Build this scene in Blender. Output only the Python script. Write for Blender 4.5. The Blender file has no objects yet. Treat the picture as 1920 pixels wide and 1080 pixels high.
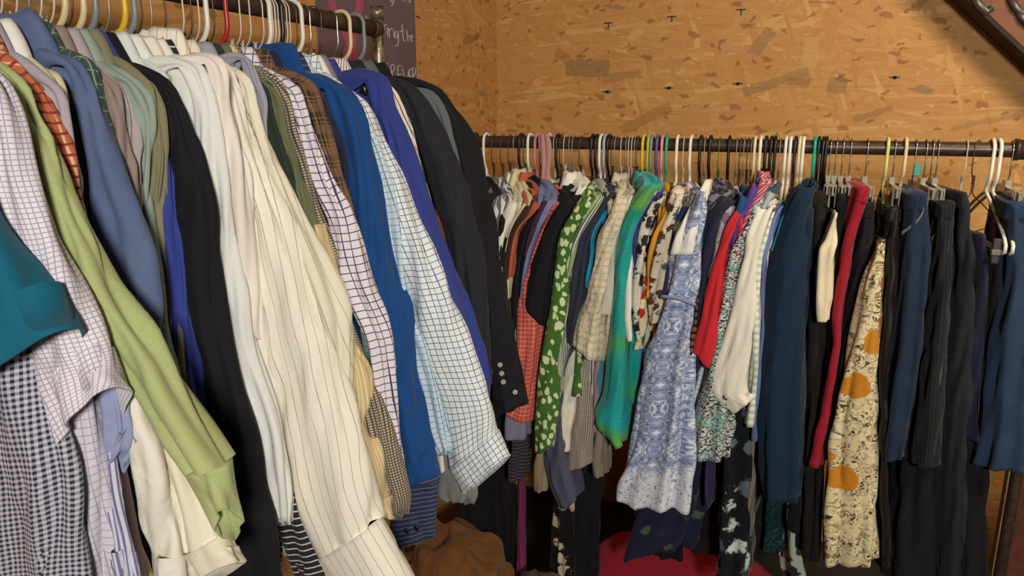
import bpy, math, random
import numpy as np
from mathutils import Vector, Matrix
C = bpy.context.scene
COL = C.collection
random.seed(4); RS = np.random.RandomState(7)

# ------------------------------------------------------------------ camera, world, lights
CAMZ = 1.65
F = 1400.0; PITCH = math.radians(13.4); YAW = math.radians(21.0)
cam = bpy.data.objects.new('camera', bpy.data.cameras.new('camera'))
cam.data.sensor_width = 36; cam.data.lens = 36 * F / 1920; cam.data.clip_start = 0.02
cam.location = (0, 0, CAMZ); cam.rotation_euler = (math.pi / 2 - PITCH, 0, YAW)
COL.objects.link(cam); C.camera = cam
w = bpy.data.worlds.new('world'); C.world = w; w.use_nodes = True
w.node_tree.nodes['Background'].inputs[0].default_value = (.90, .97, .88, 1)
w.node_tree.nodes['Background'].inputs[1].default_value = 0.035
def area(name, loc, aim, size, power, col):
    l = bpy.data.lights.new(name, 'AREA'); l.shape = 'DISK'; l.size = size; l.energy = power; l.color = col
    o = bpy.data.objects.new(name, l); o.location = loc
    o.rotation_euler = (Vector(aim) - Vector(loc)).to_track_quat('-Z', 'Y').to_euler(); COL.objects.link(o)
area('lamp_light', (.85, -1.25, 2.1), (-.3, 1.7, 1.25), .35, 72, (1.0, .95, .87))
area('ceiling_lamp_light', (1.15, 1.05, 2.75), (1.25, 2.9, 1.55), .6, 46, (1.0, .84, .60))
C.view_settings.view_transform = 'Standard'; C.view_settings.look = 'None'
C.view_settings.gamma = 1; C.view_settings.use_curve_mapping = False; C.view_settings.exposure = -0.08

def ray(x, y):
    u = (x - 960) / F; v = (540 - y) / F
    h = math.cos(PITCH) + v * math.sin(PITCH); z = -math.sin(PITCH) + v * math.cos(PITCH)
    return np.array([-math.sin(YAW) * h + math.cos(YAW) * u, math.cos(YAW) * h + math.sin(YAW) * u, z])
def atY(x, y, Y):
    r = ray(x, y); p = r * (Y / r[1]); p[2] += CAMZ; return p
def atX(x, y, X):
    r = ray(x, y); p = r * (X / r[0]); p[2] += CAMZ; return p

# ------------------------------------------------------------------ node helper and materials
def lin(c):
    if isinstance(c, str): c = [int(c[i:i + 2], 16) / 255 for i in (0, 2, 4)]
    return tuple((v / 12.92 if v <= .04045 else ((v + .055) / 1.055) ** 2.4) for v in c[:3]) + (1,)
class NT:
    def __init__(s, name):
        s.m = bpy.data.materials.new(name); s.m.use_nodes = True; s.t = s.m.node_tree
        s.b = s.t.nodes['Principled BSDF']; s.b.inputs['Roughness'].default_value = .85
        s.b.inputs['Specular IOR Level'].default_value = .25
    def n(s, typ, **k):
        nd = s.t.nodes.new(typ)
        for a, v in k.items(): setattr(nd, a, v)
        return nd
    def put(s, sock, v):
        if hasattr(v, 'is_linked') or isinstance(v, bpy.types.NodeSocket): s.t.links.new(v, sock)
        else: sock.default_value = v
    def math(s, op, a, b=None, c=None):
        nd = s.n('ShaderNodeMath', operation=op)
        s.put(nd.inputs[0], a)
        if b is not None: s.put(nd.inputs[1], b)
        if c is not None: s.put(nd.inputs[2], c)
        return nd.outputs[0]
    def mix(s, f, a, b, blend='MIX'):
        nd = s.n('ShaderNodeMix', data_type='RGBA', blend_type=blend)
        s.put(nd.inputs[0], f); s.put(nd.inputs[6], a); s.put(nd.inputs[7], b); return nd.outputs[2]
    def uv(s):
        if not hasattr(s, '_uv'):
            t = s.n('ShaderNodeTexCoord'); s._uv = t.outputs['UV']
            sp = s.n('ShaderNodeSeparateXYZ'); s.put(sp.inputs[0], s._uv); s._u, s._v = sp.outputs[0], sp.outputs[1]
        return s._uv, s._u, s._v
    def vec(s, x, y, z=0.0):
        nd = s.n('ShaderNodeCombineXYZ'); s.put(nd.inputs[0], x); s.put(nd.inputs[1], y); s.put(nd.inputs[2], z); return nd.outputs[0]
    def scale(s, v, sx, sy, sz=1, rot=0, loc=(0, 0, 0)):
        nd = s.n('ShaderNodeMapping'); s.put(nd.inputs[0], v); nd.inputs['Scale'].default_value = (sx, sy, sz)
        nd.inputs['Rotation'].default_value = (0, 0, rot); nd.inputs['Location'].default_value = loc; return nd.outputs[0]
    def noise(s, v, sc, det=3, rough=.5, dist=0, out=0):
        nd = s.n('ShaderNodeTexNoise'); s.put(nd.inputs['Vector'], v); nd.inputs['Scale'].default_value = sc
        nd.inputs['Detail'].default_value = det; nd.inputs['Roughness'].default_value = rough; nd.inputs['Distortion'].default_value = dist
        return nd.outputs[out]
    def voro(s, v, sc, feat='F1', out='Distance', rnd=1.0, metric='EUCLIDEAN'):
        nd = s.n('ShaderNodeTexVoronoi', feature=feat); nd.distance = metric; s.put(nd.inputs['Vector'], v); nd.inputs['Scale'].default_value = sc
        nd.inputs['Randomness'].default_value = rnd
        return nd.outputs[out]
    def step(s, v, lo, hi):
        nd = s.n('ShaderNodeMapRange', interpolation_type='SMOOTHSTEP'); s.put(nd.inputs[0], v); nd.inputs[1].default_value = lo; nd.inputs[2].default_value = hi
        return nd.outputs[0]
    def line(s, c, per, wd, off=0.0):   # soft-edged line mask along one coordinate
        f = s.math('FRACT', s.math('ADD', s.math('DIVIDE', c, per), off + 50.0))
        d = s.math('ABSOLUTE', s.math('SUBTRACT', f, .5))
        h = wd / per / 2
        return s.step(d, h * 1.25, h * .75)
    def bump(s, h, st, dist=.002):
        nd = s.n('ShaderNodeBump'); nd.inputs['Strength'].default_value = st; nd.inputs['Distance'].default_value = dist
        s.put(nd.inputs['Height'], h); s.put(s.b.inputs['Normal'], nd.outputs[0])
    def ramp(s, f, stops, interp='LINEAR'):
        nd = s.n('ShaderNodeValToRGB'); cr = nd.color_ramp; cr.interpolation = interp
        while len(cr.elements) < len(stops): cr.elements.new(.5)
        for e, (p, c) in zip(cr.elements, stops): e.position = p; e.color = lin(c)
        s.put(nd.inputs[0], f); return nd.outputs[0]

def fab(name, col, pat='plain', **k):
    m = NT(name); uv, u, v = m.uv(); base = lin(col); c2 = lin(k.get('c2', 'ffffff')); c3 = lin(k.get('c3', '000000'))
    p = k.get('p', .01); wd = k.get('w', .002); out = base
    if pat == 'vstripe': out = m.mix(m.line(u, p, wd), base, c2)
    elif pat == 'hstripe': out = m.mix(m.line(v, p, wd), base, c2)
    elif pat == 'dstripe': out = m.mix(m.line(m.math('ADD', u, m.math('MULTIPLY', v, .7)), p, wd), base, c2)
    elif pat == 'check':
        out = m.mix(m.line(u, p, wd), base, c2); out = m.mix(m.line(v, k.get('p2', p), wd), out, lin(k.get('c3', k.get('c2', 'ffffff'))))
    elif pat == 'gingham':
        g = m.math('MULTIPLY', m.math('ADD', m.line(u, p, p / 2), m.line(v, p, p / 2)), .5); out = m.mix(g, base, c2)
    elif pat == 'plaid':
        a = m.line(u, p, p * .42); b = m.line(v, p, p * .42)
        out = m.mix(m.math('MULTIPLY', a, .6), base, c2); out = m.mix(m.math('MULTIPLY', b, .6), out, c2)
        for off, q in ((.5, c3), (.31, c3)):
            out = m.mix(m.math('MULTIPLY', m.line(u, p, wd, off), .8), out, q); out = m.mix(m.math('MULTIPLY', m.line(v, p, wd, off), .8), out, q)
    elif pat == 'leaf':       # pale leaf blots scattered on green
        q = m.mix(.014, uv, m.noise(uv, 45, 1, out=1)); q = m.scale(q, 1, 1, 1, .35); q = m.scale(q, 66, 36)
        d = m.voro(q, 1, rnd=.6); out = m.mix(m.step(d, .45, .40), base, c2)
        e = m.voro(m.scale(uv, 55, 200), 1, rnd=1); out = m.mix(m.math('MULTIPLY', m.step(e, .2, .1), .25), out, c3)
    elif pat == 'floral':
        sc = k.get('s', 22); q = m.mix(.018, uv, m.noise(uv, 60, 2, out=1))
        d = m.voro(q, sc); cc = m.voro(q, sc, out='Color'); sp = m.n('ShaderNodeSeparateColor'); m.put(sp.inputs[0], cc)
        pet = m.noise(uv, sc * 3.5, 2, .6); t = k.get('t', .42)
        f = m.step(m.math('ADD', d, m.math('MULTIPLY', pet, .5)), t + .27, t + .17)
        fl = m.mix(m.math('GREATER_THAN', sp.outputs[0], k.get('r', .5)), c2, c3)
        out = m.mix(f, base, fl)
        if 'c4' in k:
            out = m.mix(m.step(m.noise(uv, sc * 3, 3, .6), .60, .66), out, lin(k['c4']))
    elif pat == 'speckle':
        a = m.noise(m.scale(uv, 1, 1.4, 1, .6), k.get('s', 120), 3, .7, .6)
        out = m.mix(m.step(a, .46, .54), base, c2)
        out = m.mix(m.math('MULTIPLY', m.step(m.noise(uv, 14, 2), .5, .62), .45), out, c3)
    elif pat == 'tapestry':   # mirrored blue and white print
        mu = m.math('PINGPONG', u, .065); mv = m.math('PINGPONG', v, .11)
        q = m.vec(mu, mv); a = m.noise(q, 44, 5, .6, 2.4); b = m.voro(q, 26)
        s_ = m.noise(q, 17, 3, .6, 1.5)
        out = m.ramp(m.math('ADD', m.math('MULTIPLY', a, .75), m.math('MULTIPLY', s_, .25)), [(.38, '56658e'), (.45, '8290b2'), (.52, 'a8b1c8'), (.58, 'dde0e8')])
        out = m.mix(m.math('MULTIPLY', m.step(m.noise(q, 15, 2, .5, 3), .57, .63), .75), out, m.ramp(m.noise(q, 90, 3, .6, 2), [(.44, '7d8bab'), (.5, 'e8e9ee')]))
        hem = m.math('MULTIPLY', m.step(v, k.get('hem', .70), k.get('hem', .70) + .05), m.step(m.noise(uv, 60, 3, .6, 2.0), .38, .5))
        out = m.mix(m.math('MULTIPLY', hem, .85), out, lin('dcdce2'))
    elif pat == 'squash':     # cream toile with orange gourds
        a = m.noise(uv, 60, 4, .6, 2.2); out = m.ramp(a, [(.40, '2d2622'), (.445, '8d7c5c'), (.50, 'c9b88f'), (.6, 'ddcfa8')])
        out = m.mix(m.step(m.noise(uv, 22, 2, .5, 1), .46, .56), out, m.ramp(m.noise(uv, 60, 3, .6, 1.5), [(.38, '8a7b5d'), (.5, 'd3c49c')]))
        q = m.scale(m.mix(.02, uv, m.noise(uv, 25, 1, out=1)), 1, 1.1, 1, .3)
        d = m.voro(q, 8.6, rnd=.75); cc = m.voro(q, 8.6, out='Color', rnd=.75); sp = m.n('ShaderNodeSeparateColor'); m.put(sp.inputs[0], cc)
        g = m.ramp(sp.outputs[1], [(0, 'c8831f'), (.55, 'd0892a'), (.7, '6c6430'), (.9, 'b9302c')], 'CONSTANT')
        g = m.mix(m.math('MULTIPLY', m.noise(uv, 80, 3), .4), g, lin('6e4312'))
        out = m.mix(m.math('MULTIPLY', m.step(d, .36, .33), m.math('GREATER_THAN', sp.outputs[0], .03)), out, g)
    elif pat == 'bands':      # teal with green and turquoise bands and fine ruching
        f = m.math('ADD', v, m.math('MULTIPLY', m.noise(uv, 12, 2), .03))
        out = m.ramp(m.math('FRACT', m.math('MULTIPLY', f, 1.55)), [(0, '16938c'), (.20, '1a9fa0'), (.235, '4a9a52'), (.29, '5fa040'), (.325, '1c8f6c'), (.40, '189a90'), (.8, '14948c'), (.86, '3b9a5c'), (.92, '129087')])
        out = m.mix(m.math('MULTIPLY', m.line(f, .012, .003), .16), out, lin('0b5f66'))
    elif pat == 'denim':
        a = m.noise(m.scale(uv, 900, 250), 1, 2, .7); g = m.noise(uv, 9, 3)
        out = m.mix(m.math('MULTIPLY', a, .55), base, c2); out = m.mix(m.math('MULTIPLY', m.step(g, .45, .7), .35), out, c2)
    elif pat == 'dots':
        d = m.voro(m.scale(uv, 55, 55), 1, rnd=0.0); out = m.mix(m.step(d, .34, .26), base, c2)
    elif pat == 'swirl':
        a = m.math('SINE', m.math('ADD', m.math('MULTIPLY', u, k.get('f', 420)), m.math('MULTIPLY', m.noise(uv, 14, 1), 22)))
        out = m.mix(m.step(a, -.1, .3), base, c2)
    nz = m.noise(uv, 420, 2, .6)
    out = m.mix(.5, out, m.mix(m.math('MULTIPLY', nz, 1.0), (.42, .42, .42, 1), (.58, .58, .58, 1)), 'OVERLAY')
    m.put(m.b.inputs['Base Color'], out)
    m.b.inputs['Sheen Weight'].default_value = k.get('sheen', .08); m.b.inputs['Roughness'].default_value = k.get('rough', .85)
    h = m.noise(uv, 700, 2, .5); h2 = m.noise(m.scale(uv, 1, .5), k.get('cs', 38), 3, .55, .4)
    m.bump(m.math('ADD', m.math('MULTIPLY', h, .12), m.math('MULTIPLY', h2, k.get('cr', 1.0))), .55, k.get('bd', .0035))
    return m.m
def simple(name, col, rough=.4, metal=0, noise=None, trans=0, spec=.5):
    m = NT(name); m.b.inputs['Roughness'].default_value = rough; m.b.inputs['Metallic'].default_value = metal
    m.b.inputs['Specular IOR Level'].default_value = spec
    t = m.n('ShaderNodeTexCoord').outputs['Object']
    if noise:
        c = m.mix(m.step(m.noise(t, noise[1], 4, .6), .42, .62), lin(col), lin(noise[0])); m.put(m.b.inputs['Base Color'], c)
        m.bump(m.noise(t, noise[1] * 1.5, 3), .3, .001)
    else:
        m.put(m.b.inputs['Base Color'], m.mix(m.noise(t, 60, 2), lin(col), tuple(x * .88 for x in lin(col)[:3]) + (1,)))
    if trans: m.b.inputs['Transmission Weight'].default_value = trans; m.b.inputs['IOR'].default_value = 1.35
    return m.m

# ------------------------------------------------------------------ object helpers
def meta(o, label=None, cat=None, group=None, kind=None):
    if label: o['label'] = label
    if cat: o['category'] = cat
    if group: o['group'] = group
    if kind: o['kind'] = kind
    return o
def empty(name, loc):
    o = bpy.data.objects.new(name, None); o.empty_display_size = .05; o.location = loc; COL.objects.link(o); return o
def mesh_obj(name, V, Fc, mat, parent=None, uvs=None, smooth=True, origin=None):
    V = np.asarray(V, float)
    if parent is not None: org = np.array(parent['_w']) if '_w' in parent else np.zeros(3)
    else: org = np.array(origin) if origin is not None else np.zeros(3)
    me = bpy.data.meshes.new(name); me.from_pydata([tuple(p) for p in (V - org)], [], Fc)
    if uvs is not None:
        l = me.uv_layers.new(name='UVMap'); idx = np.empty(len(me.loops), int); me.loops.foreach_get('vertex_index', idx)
        if isinstance(uvs, tuple): data = uvs[1]        # per-loop
        else: data = np.asarray(uvs)[idx]
        l.data.foreach_set('uv', np.asarray(data, 'f').ravel())
    me.materials.append(mat)
    if smooth: me.polygons.foreach_set('use_smooth', [True] * len(me.polygons))
    me.update()
    o = bpy.data.objects.new(name, me); COL.objects.link(o)
    if parent is not None: o.parent = parent
    else: o.location = org
    return o
def root(name, loc):
    o = empty(name, loc); o['_w'] = [float(x) for x in loc]; return o
class MB:
    def __init__(s): s.V = []; s.F = []
    def add(s, V, Fc):
        b = len(s.V); s.V += [tuple(map(float, p)) for p in V]; s.F += [tuple(i + b for i in f) for f in Fc]; return s
    def tube(s, path, r, n=8, cap=True):
        P = np.asarray(path, float); T = np.gradient(P, axis=0); T /= np.linalg.norm(T, axis=1)[:, None] + 1e-12
        ref = np.array([0., 0, 1]); 
        if abs(T[0] @ ref) > .9: ref = np.array([1., 0, 0])
        N = np.cross(T[0], ref); N /= np.linalg.norm(N); V = []
        rr = np.broadcast_to(r, (len(P),))
        for i in range(len(P)):
            N = N - T[i] * (N @ T[i]); N /= np.linalg.norm(N) + 1e-12; B = np.cross(T[i], N)
            for k in range(n):
                a = 2 * math.pi * k / n; V.append(P[i] + rr[i] * (N * math.cos(a) + B * math.sin(a)))
        Fc = [(i * n + k, i * n + (k + 1) % n, (i + 1) * n + (k + 1) % n, (i + 1) * n + k) for i in range(len(P) - 1) for k in range(n)]
        if cap: Fc += [tuple(range(n))[::-1], tuple((len(P) - 1) * n + k for k in range(n))]
        return s.add(V, Fc)
    def box(s, a, b, bev=0):
        x0, y0, z0 = a; x1, y1, z1 = b
        return s.add([(x, y, z) for z in (z0, z1) for y in (y0, y1) for x in (x0, x1)],
                     [(0, 2, 3, 1), (4, 5, 7, 6), (0, 1, 5, 4), (2, 6, 7, 3), (0, 4, 6, 2), (1, 3, 7, 5)])
    def prism(s, pts, d):   # planar polygon (3D points) given thickness vector d
        n = len(pts); P = [np.array(p, float) for p in pts]; d = np.array(d, float)
        return s.add(P + [p + d for p in P], [tuple(range(n))[::-1], tuple(range(n, 2 * n))] + [(i, (i + 1) % n, n + (i + 1) % n, n + i) for i in range(n)])
    def build(s, name, mat, parent=None, smooth=True, bevel=0, origin=None):
        o = mesh_obj(name, s.V, s.F, mat, parent, smooth=smooth, origin=origin)
        if bevel: b = o.modifiers.new('b', 'BEVEL'); b.width = bevel; b.segments = 2
        return o
def smooth_path(P, n):
    P = np.asarray(P, float); d = np.r_[0, np.cumsum(np.linalg.norm(np.diff(P, axis=0), axis=1))]
    # Catmull-Rom via hermite
    t = np.linspace(0, d[-1], n); m = np.zeros_like(P)
    for i in range(len(P)):
        a, b = max(i - 1, 0), min(i + 1, len(P) - 1); m[i] = (P[b] - P[a]) / (d[b] - d[a] + 1e-9)
    out = []
    for x in t:
        i = min(np.searchsorted(d, x, 'right') - 1, len(P) - 2); h = d[i + 1] - d[i] + 1e-9; s = (x - d[i]) / h
        out.append((2*s**3-3*s**2+1)*P[i] + (s**3-2*s**2+s)*h*m[i] + (-2*s**3+3*s**2)*P[i+1] + (s**3-s**2)*h*m[i+1])
    return np.array(out)

def loft(name, mat, parent, L, R, B, nv=46, nt=44, pw=.62, back=None, fold=.004, nf=3, crk=.0015, ramp=.35, seed=0, v0=0.0,
         closed_top=True, rim=.05, drift=2.0, wave_hem=0, crease=9):
    """cloth body lofted through rings: L,R = edge points per row, B = half depth vector per row (front = -B).
    back=(centre shift, width factor) tapers the ring away from the front."""
    rs = np.random.RandomState(seed * 13 + 5)
    L = np.asarray(L, float); R = np.asarray(R, float); B = np.asarray(B, float)
    if B.ndim == 1: B = np.repeat(B[None], len(L), 0)
    Q = smooth_path(np.hstack([L, R, B]), nv); L, R, B = Q[:, :3], Q[:, 3:6], Q[:, 6:9]
    Cn = (L + R) / 2; A = (R - L) / 2
    lenv = np.r_[0, np.cumsum(np.linalg.norm(np.diff(Cn, axis=0), axis=1))]; vn = lenv / (lenv[-1] + 1e-9)
    th = np.linspace(0, 2 * math.pi, nt, endpoint=False) + math.pi / 2
    ca, sa = np.cos(th), np.sin(th)
    sx = np.sign(ca) * np.abs(ca) ** pw; sy = np.sign(sa) * np.abs(sa) ** pw
    G = np.empty((nv, nt, 3))
    for i in range(nv):
        wfac = np.ones(nt); sh = np.zeros((nt, 3))
        if back is not None:
            k = ((sy + 1) / 2) ** .8; wb = min(1.0, back[1] / (np.linalg.norm(A[i]) + 1e-6)); wfac = 1 + (wb - 1) * k
            if back[0] is not None: sh = k[:, None] * (np.array([back[0] - Cn[i][0], 0, 0]))[None]
        G[i] = Cn[i] + A[i] * (sx * wfac)[:, None] + B[i] * sy[:, None] + sh
    dth = np.roll(G, -1, 1) - np.roll(G, 1, 1); dv = np.gradient(G, axis=0)
    N = np.cross(dv, dth); N /= np.linalg.norm(N, axis=2)[:, :, None] + 1e-12
    # make the normals point outwards
    if ((G - Cn[:, None]) * N).sum() < 0: N = -N
    per = np.linalg.norm(np.roll(G, -1, 1) - G, axis=2); arc = np.concatenate([np.zeros((nv, 1)), np.cumsum(per, 1)], 1)
    P0 = arc[:, -1].mean(); T = (arc[:, :-1] / (arc[:, -1:] + 1e-9)) * 2 * math.pi
    f = np.zeros((nv, nt)); rmp = (ramp + (1 - ramp) * vn ** .8)[:, None]
    kk = max(2, int(round(P0 / .055)))
    for j in range(nf):
        k_ = max(2, kk + rs.randint(-1, 2) + j * 2); f += np.sin(k_ * T + rs.rand() * 6.28 + drift * (rs.rand() - .5) * 2 * vn[:, None] * 2) * (1 / (1 + j * .6))
    f *= rmp * fold / 1.6
    for j in range(5):
        k_ = rs.randint(2, 2 * kk + 3); q = rs.uniform(12, 42); f += crk * np.sin(k_ * T + rs.rand() * 6.28 + q * lenv[:, None] + 1.6 * np.sin(q * .37 * lenv[:, None] + rs.rand() * 6))
    for j in range(int(crease)):        # soft pressed creases and drag lines
        s0 = rs.rand() * P0; v0_ = rs.rand() * lenv[-1]; ln = rs.uniform(.05, .16); sl = rs.uniform(-.45, .45); sg = rs.uniform(.004, .009)
        d_ = (T / (2 * math.pi) * P0) - s0 - sl * (lenv[:, None] - v0_); d_ = (d_ + P0 / 2) % P0 - P0 / 2
        f += (.2 + .8 * vn[:, None] ** .6) * rs.choice([-1, 1]) * rs.uniform(.002, .0045) * np.exp(-(d_ / sg) ** 2) * np.exp(-((lenv[:, None] - v0_) / ln) ** 2)
    lim = .45 * np.minimum(np.linalg.norm(A, axis=1), np.linalg.norm(B, axis=1))[:, None] + .0008
    f = np.clip(f, -lim, lim)
    G = G + N * f[:, :, None]
    if wave_hem: G[:, :, 2] += wave_hem * np.sin(3 * T + rs.rand() * 6) * (vn[:, None] ** 6)
    rows = [G[i] for i in range(nv)]; vv = list(lenv + v0)
    if rim:      # turned-in hem gives the cloth a thickness
        d = (Cn[-1] - Cn[-3]); d /= np.linalg.norm(d) + 1e-9
        c = rows[-1].mean(0)
        r1 = rows[-1] - N[-1] * .002; rows.append(r1 + d * .001); vv.append(vv[-1] + .002)
        r2 = c + (rows[-2] - c) * .90 - d * min(rim, lenv[-1] * .5); rows.append(r2); vv.append(vv[-1] + rim)
    n2 = len(rows); V = np.concatenate(rows)
    Fc = []; UV = []
    au = arc.mean(0) if False else None
    a_full = np.concatenate([arc, arc[-1:], arc[-1:]])[:n2]
    for i in range(n2 - 1):
        for k in range(nt):
            k2 = (k + 1) % nt; Fc.append((i * nt + k, i * nt + k2, (i + 1) * nt + k2, (i + 1) * nt + k))
            um, un = (1, 1)
            UV += [(a_full[i][k] - a_full[i][nt // 2], vv[i]), (a_full[i][k + 1] - a_full[i][nt // 2], vv[i]), (a_full[i + 1][k + 1] - a_full[i + 1][nt // 2], vv[i + 1]), (a_full[i + 1][k] - a_full[i + 1][nt // 2], vv[i + 1])]
    # u is centred on the strip's middle so that stripes run down the sleeve
    UV = np.array(UV)
    if closed_top:
        Fc.append(tuple(range(nt))[::-1]); UV = np.concatenate([UV, np.zeros((nt, 2))])
    return mesh_obj(name, V, Fc, mat, parent, uvs=('loop', UV))
def rows4(rows):
    out = []
    for r in rows: out.append(r if len(r) == 4 else (r[1], r[0], r[2], r[0]))
    return out

# ------------------------------------------------------------------ the room
def osb_material():
    m = NT('oriented_strand_board'); t = m.n('ShaderNodeTexCoord').outputs['Object']
    sp = m.n('ShaderNodeSeparateXYZ'); m.put(sp.inputs[0], t)
    p = m.vec(m.math('ADD', sp.outputs[0], sp.outputs[1]), sp.outputs[2], 0.0)     # both walls share one sheet plane
    warp = m.mix(.035, p, m.noise(p, 7, 2, out=1))
    pal = [(0, 'c08c50'), (.25, 'b47c42'), (.45, 'c59556'), (.65, 'b27a42'), (.85, 'bd8a4c'), (.95, 'd0a468')]
    out = None
    for i, (rot, sx, sy, th) in enumerate([(.08, 7, 42, 0), (-.16, 5, 60, .45), (.55, 9, 50, .62), (-.7, 9, 44, .66), (.25, 6, 75, .55), (-.05, 4.5, 85, .55), (1.25, 9, 55, .80)]):
        q = m.scale(warp, 1, 1, 1, rot, (i * 3.7, i * 1.9, 0)); q = m.scale(q, sx, sy)
        cc = m.voro(q, 1, out='Color', rnd=1); s2 = m.n('ShaderNodeSeparateColor'); m.put(s2.inputs[0], cc)
        col = m.ramp(s2.outputs[0], pal, 'LINEAR')
        grain = m.noise(m.scale(q, .6, 9), 2.2, 3, .6); col = m.mix(.38, col, m.ramp(grain, [(.3, '8a5c30'), (.7, 'd0a468')]))
        out = col if out is None else m.mix(m.math('GREATER_THAN', s2.outputs[1], th), out, col)
    # dark flecks and knots
    for sx, sy, rot, th, c, al in ((17, 42, .2, .962, '84522c', .65), (26, 70, -.35, .955, '74461f', .6), (40, 60, 1.0, .972, '80502a', .6), (8, 34, .12, .985, '75664c', .6)):
        q = m.scale(m.mix(.03, p, m.noise(p, 45, 3, out=1)), 1, 1, 1, rot, (rot * 9, 3, 0)); q = m.scale(q, sx, sy)
        cc = m.voro(q, 1, out='Color'); d = m.voro(q, 1); s2 = m.n('ShaderNodeSeparateColor'); m.put(s2.inputs[0], cc)
        out = m.mix(m.math('MULTIPLY', m.math('MULTIPLY', m.math('GREATER_THAN', s2.outputs[2], th), m.step(d, .42, .30)), al), out, lin(c))
    # individual chips seen on the back board: (px, py, w m, h m, angle, colour)
    for X_, Z_, w_, h_, a_, c_ in CHIPS:
        q = m.n('ShaderNodeMapping', vector_type='TEXTURE'); m.put(q.inputs[0], m.mix(.022, p, m.noise(p, 26, 3, out=1)))
        q.inputs['Location'].default_value = (X_, Z_, 0); q.inputs['Rotation'].default_value = (0, 0, a_)
        s3 = m.n('ShaderNodeSeparateXYZ'); m.put(s3.inputs[0], q.outputs[0])
        k = m.math('MULTIPLY', m.math('LESS_THAN', m.math('ABSOLUTE', s3.outputs[0]), w_ / 2), m.math('LESS_THAN', m.math('ABSOLUTE', s3.outputs[1]), h_ / 2))
        gr = m.noise(m.scale(q.outputs[0], 8, 120), 1, 2)
        out = m.mix(m.math('MULTIPLY', k, .6), out, m.mix(m.math('MULTIPLY', gr, .6), lin(c_), (.30, .17, .07, 1)))
    m.put(m.b.inputs['Base Color'], out); m.b.inputs['Roughness'].default_value = .62
    m.bump(m.noise(m.scale(p, 20, 90), 1, 3), .35, .0015)
    return m.m
WX, WY = -1.175, 2.89
def onb(px, py): q = atY(px, py, WY); return q[0] + WY, q[2]
CHIPS = []
for px, py, wpx, hpx, a, c in [(1085, 144, 76, 25, -.02, '6a5a40'), (1042, 122, 36, 14, -.7, '9c6a36'), (1146, 158, 66, 12, .12, '9b6d3c'), (1400, 96, 44, 19, .95, '8d6c48'),
        (1425, 170, 98, 13, .33, '8a6a42'), (1467, 169, 34, 12, -.05, '8a5a30'), (1537, 176, 28, 20, -.1, '80603c'), (1600, 228, 54, 9, .32, '86633a'),
        (1802, 243, 84, 8, .24, '94703f'), (1247, 18, 18, 46, .18, 'c9a066'), (1345, 90, 13, 92, -.32, 'c69a5e'), (1489, 116, 22, 42, 0, 'cfa768'), (1316, 230, 11, 44, .0, 'c99e60'),
        (820, 100, 70, 11, .22, '7e5430'), (848, 30, 22, 10, -.4, '7a4c28'), (880, 22, 20, 14, .1, '7a4c28'), (843, 180, 14, 44, 0, 'bd8c50'), (1510, 25, 40, 3, -.05, '6d4020'), (1190, 235, 90, 16, .45, '9a6430'), (1690, 25, 26, 9, .9, '83502c'), (1375, 65, 22, 6, 0, '7d5a34')]:
    x_, z_ = onb(px, py); CHIPS.append((x_, z_, wpx / 445, hpx / 430, a, c))
OSB = osb_material()
def wall(name, a, b, mat): o = MB().box(a, b).build(name, mat, smooth=False); o['kind'] = 'structure'; return o
FLOORM = simple('dusty_concrete_floor', '2e2822', .9, noise=('221d18', 5))
wall('floor', (WX - .1, -2.4, -.08), (2.6, WY + .1, 0), FLOORM)
# boards as separate sheets so that the joints are real gaps
seamX = 0
wall('wall_back', (WX - .02, WY, 0), (2.6, WY + .10, 1.7276), OSB)
wall('wall_back_upper', (WX - .02, WY + .0004, 1.7281), (2.6, WY + .10, 3.3), OSB)
wall('wall_left', (WX - .10, -2.4, 0), (WX, WY - .0015, 3.3), OSB)
DARK = simple('dark_nail', '2a1a10', .6)
# T shaped and crossed nail marks on the board
for px, py in ((1141, 43), (1260, 31), (1390, 18)):
    q = atY(px, py, WY); mb = MB().box((q[0] - .017, WY - .0012, q[2] - .002), (q[0] + .015, WY + .002, q[2] + .002)).box((q[0] - .002, WY - .0012, q[2] - .019), (q[0] + .002, WY + .002, q[2]))
    meta(mb.build('staple', DARK, origin=q, smooth=False), f'dark T-shaped staple in the board wall, {"left of" if px < 1200 else ("second of" if px < 1300 else "right of")} the row of three', 'staple', 'T-shaped staples in the board')
for i, (px, py) in enumerate(((1139, 172), (1254, 165), (1384, 157), (1678, 145))):
    q = atY(px, py, WY); mb = MB().box((q[0] - .017, WY - .0014, q[2] - .002), (q[0] + .015, WY + .002, q[2] + .002)).box((q[0] - .006, WY - .0014, q[2] - .006), (q[0] + .005, WY + .002, q[2] + .005))
    meta(mb.build('nail_mark', DARK, origin=q, smooth=False), ('first', 'second', 'third', 'rightmost')[i] + ' of four dark crossed nail marks along the board joint above the rack', 'nail', 'crossed nail marks')

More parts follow.
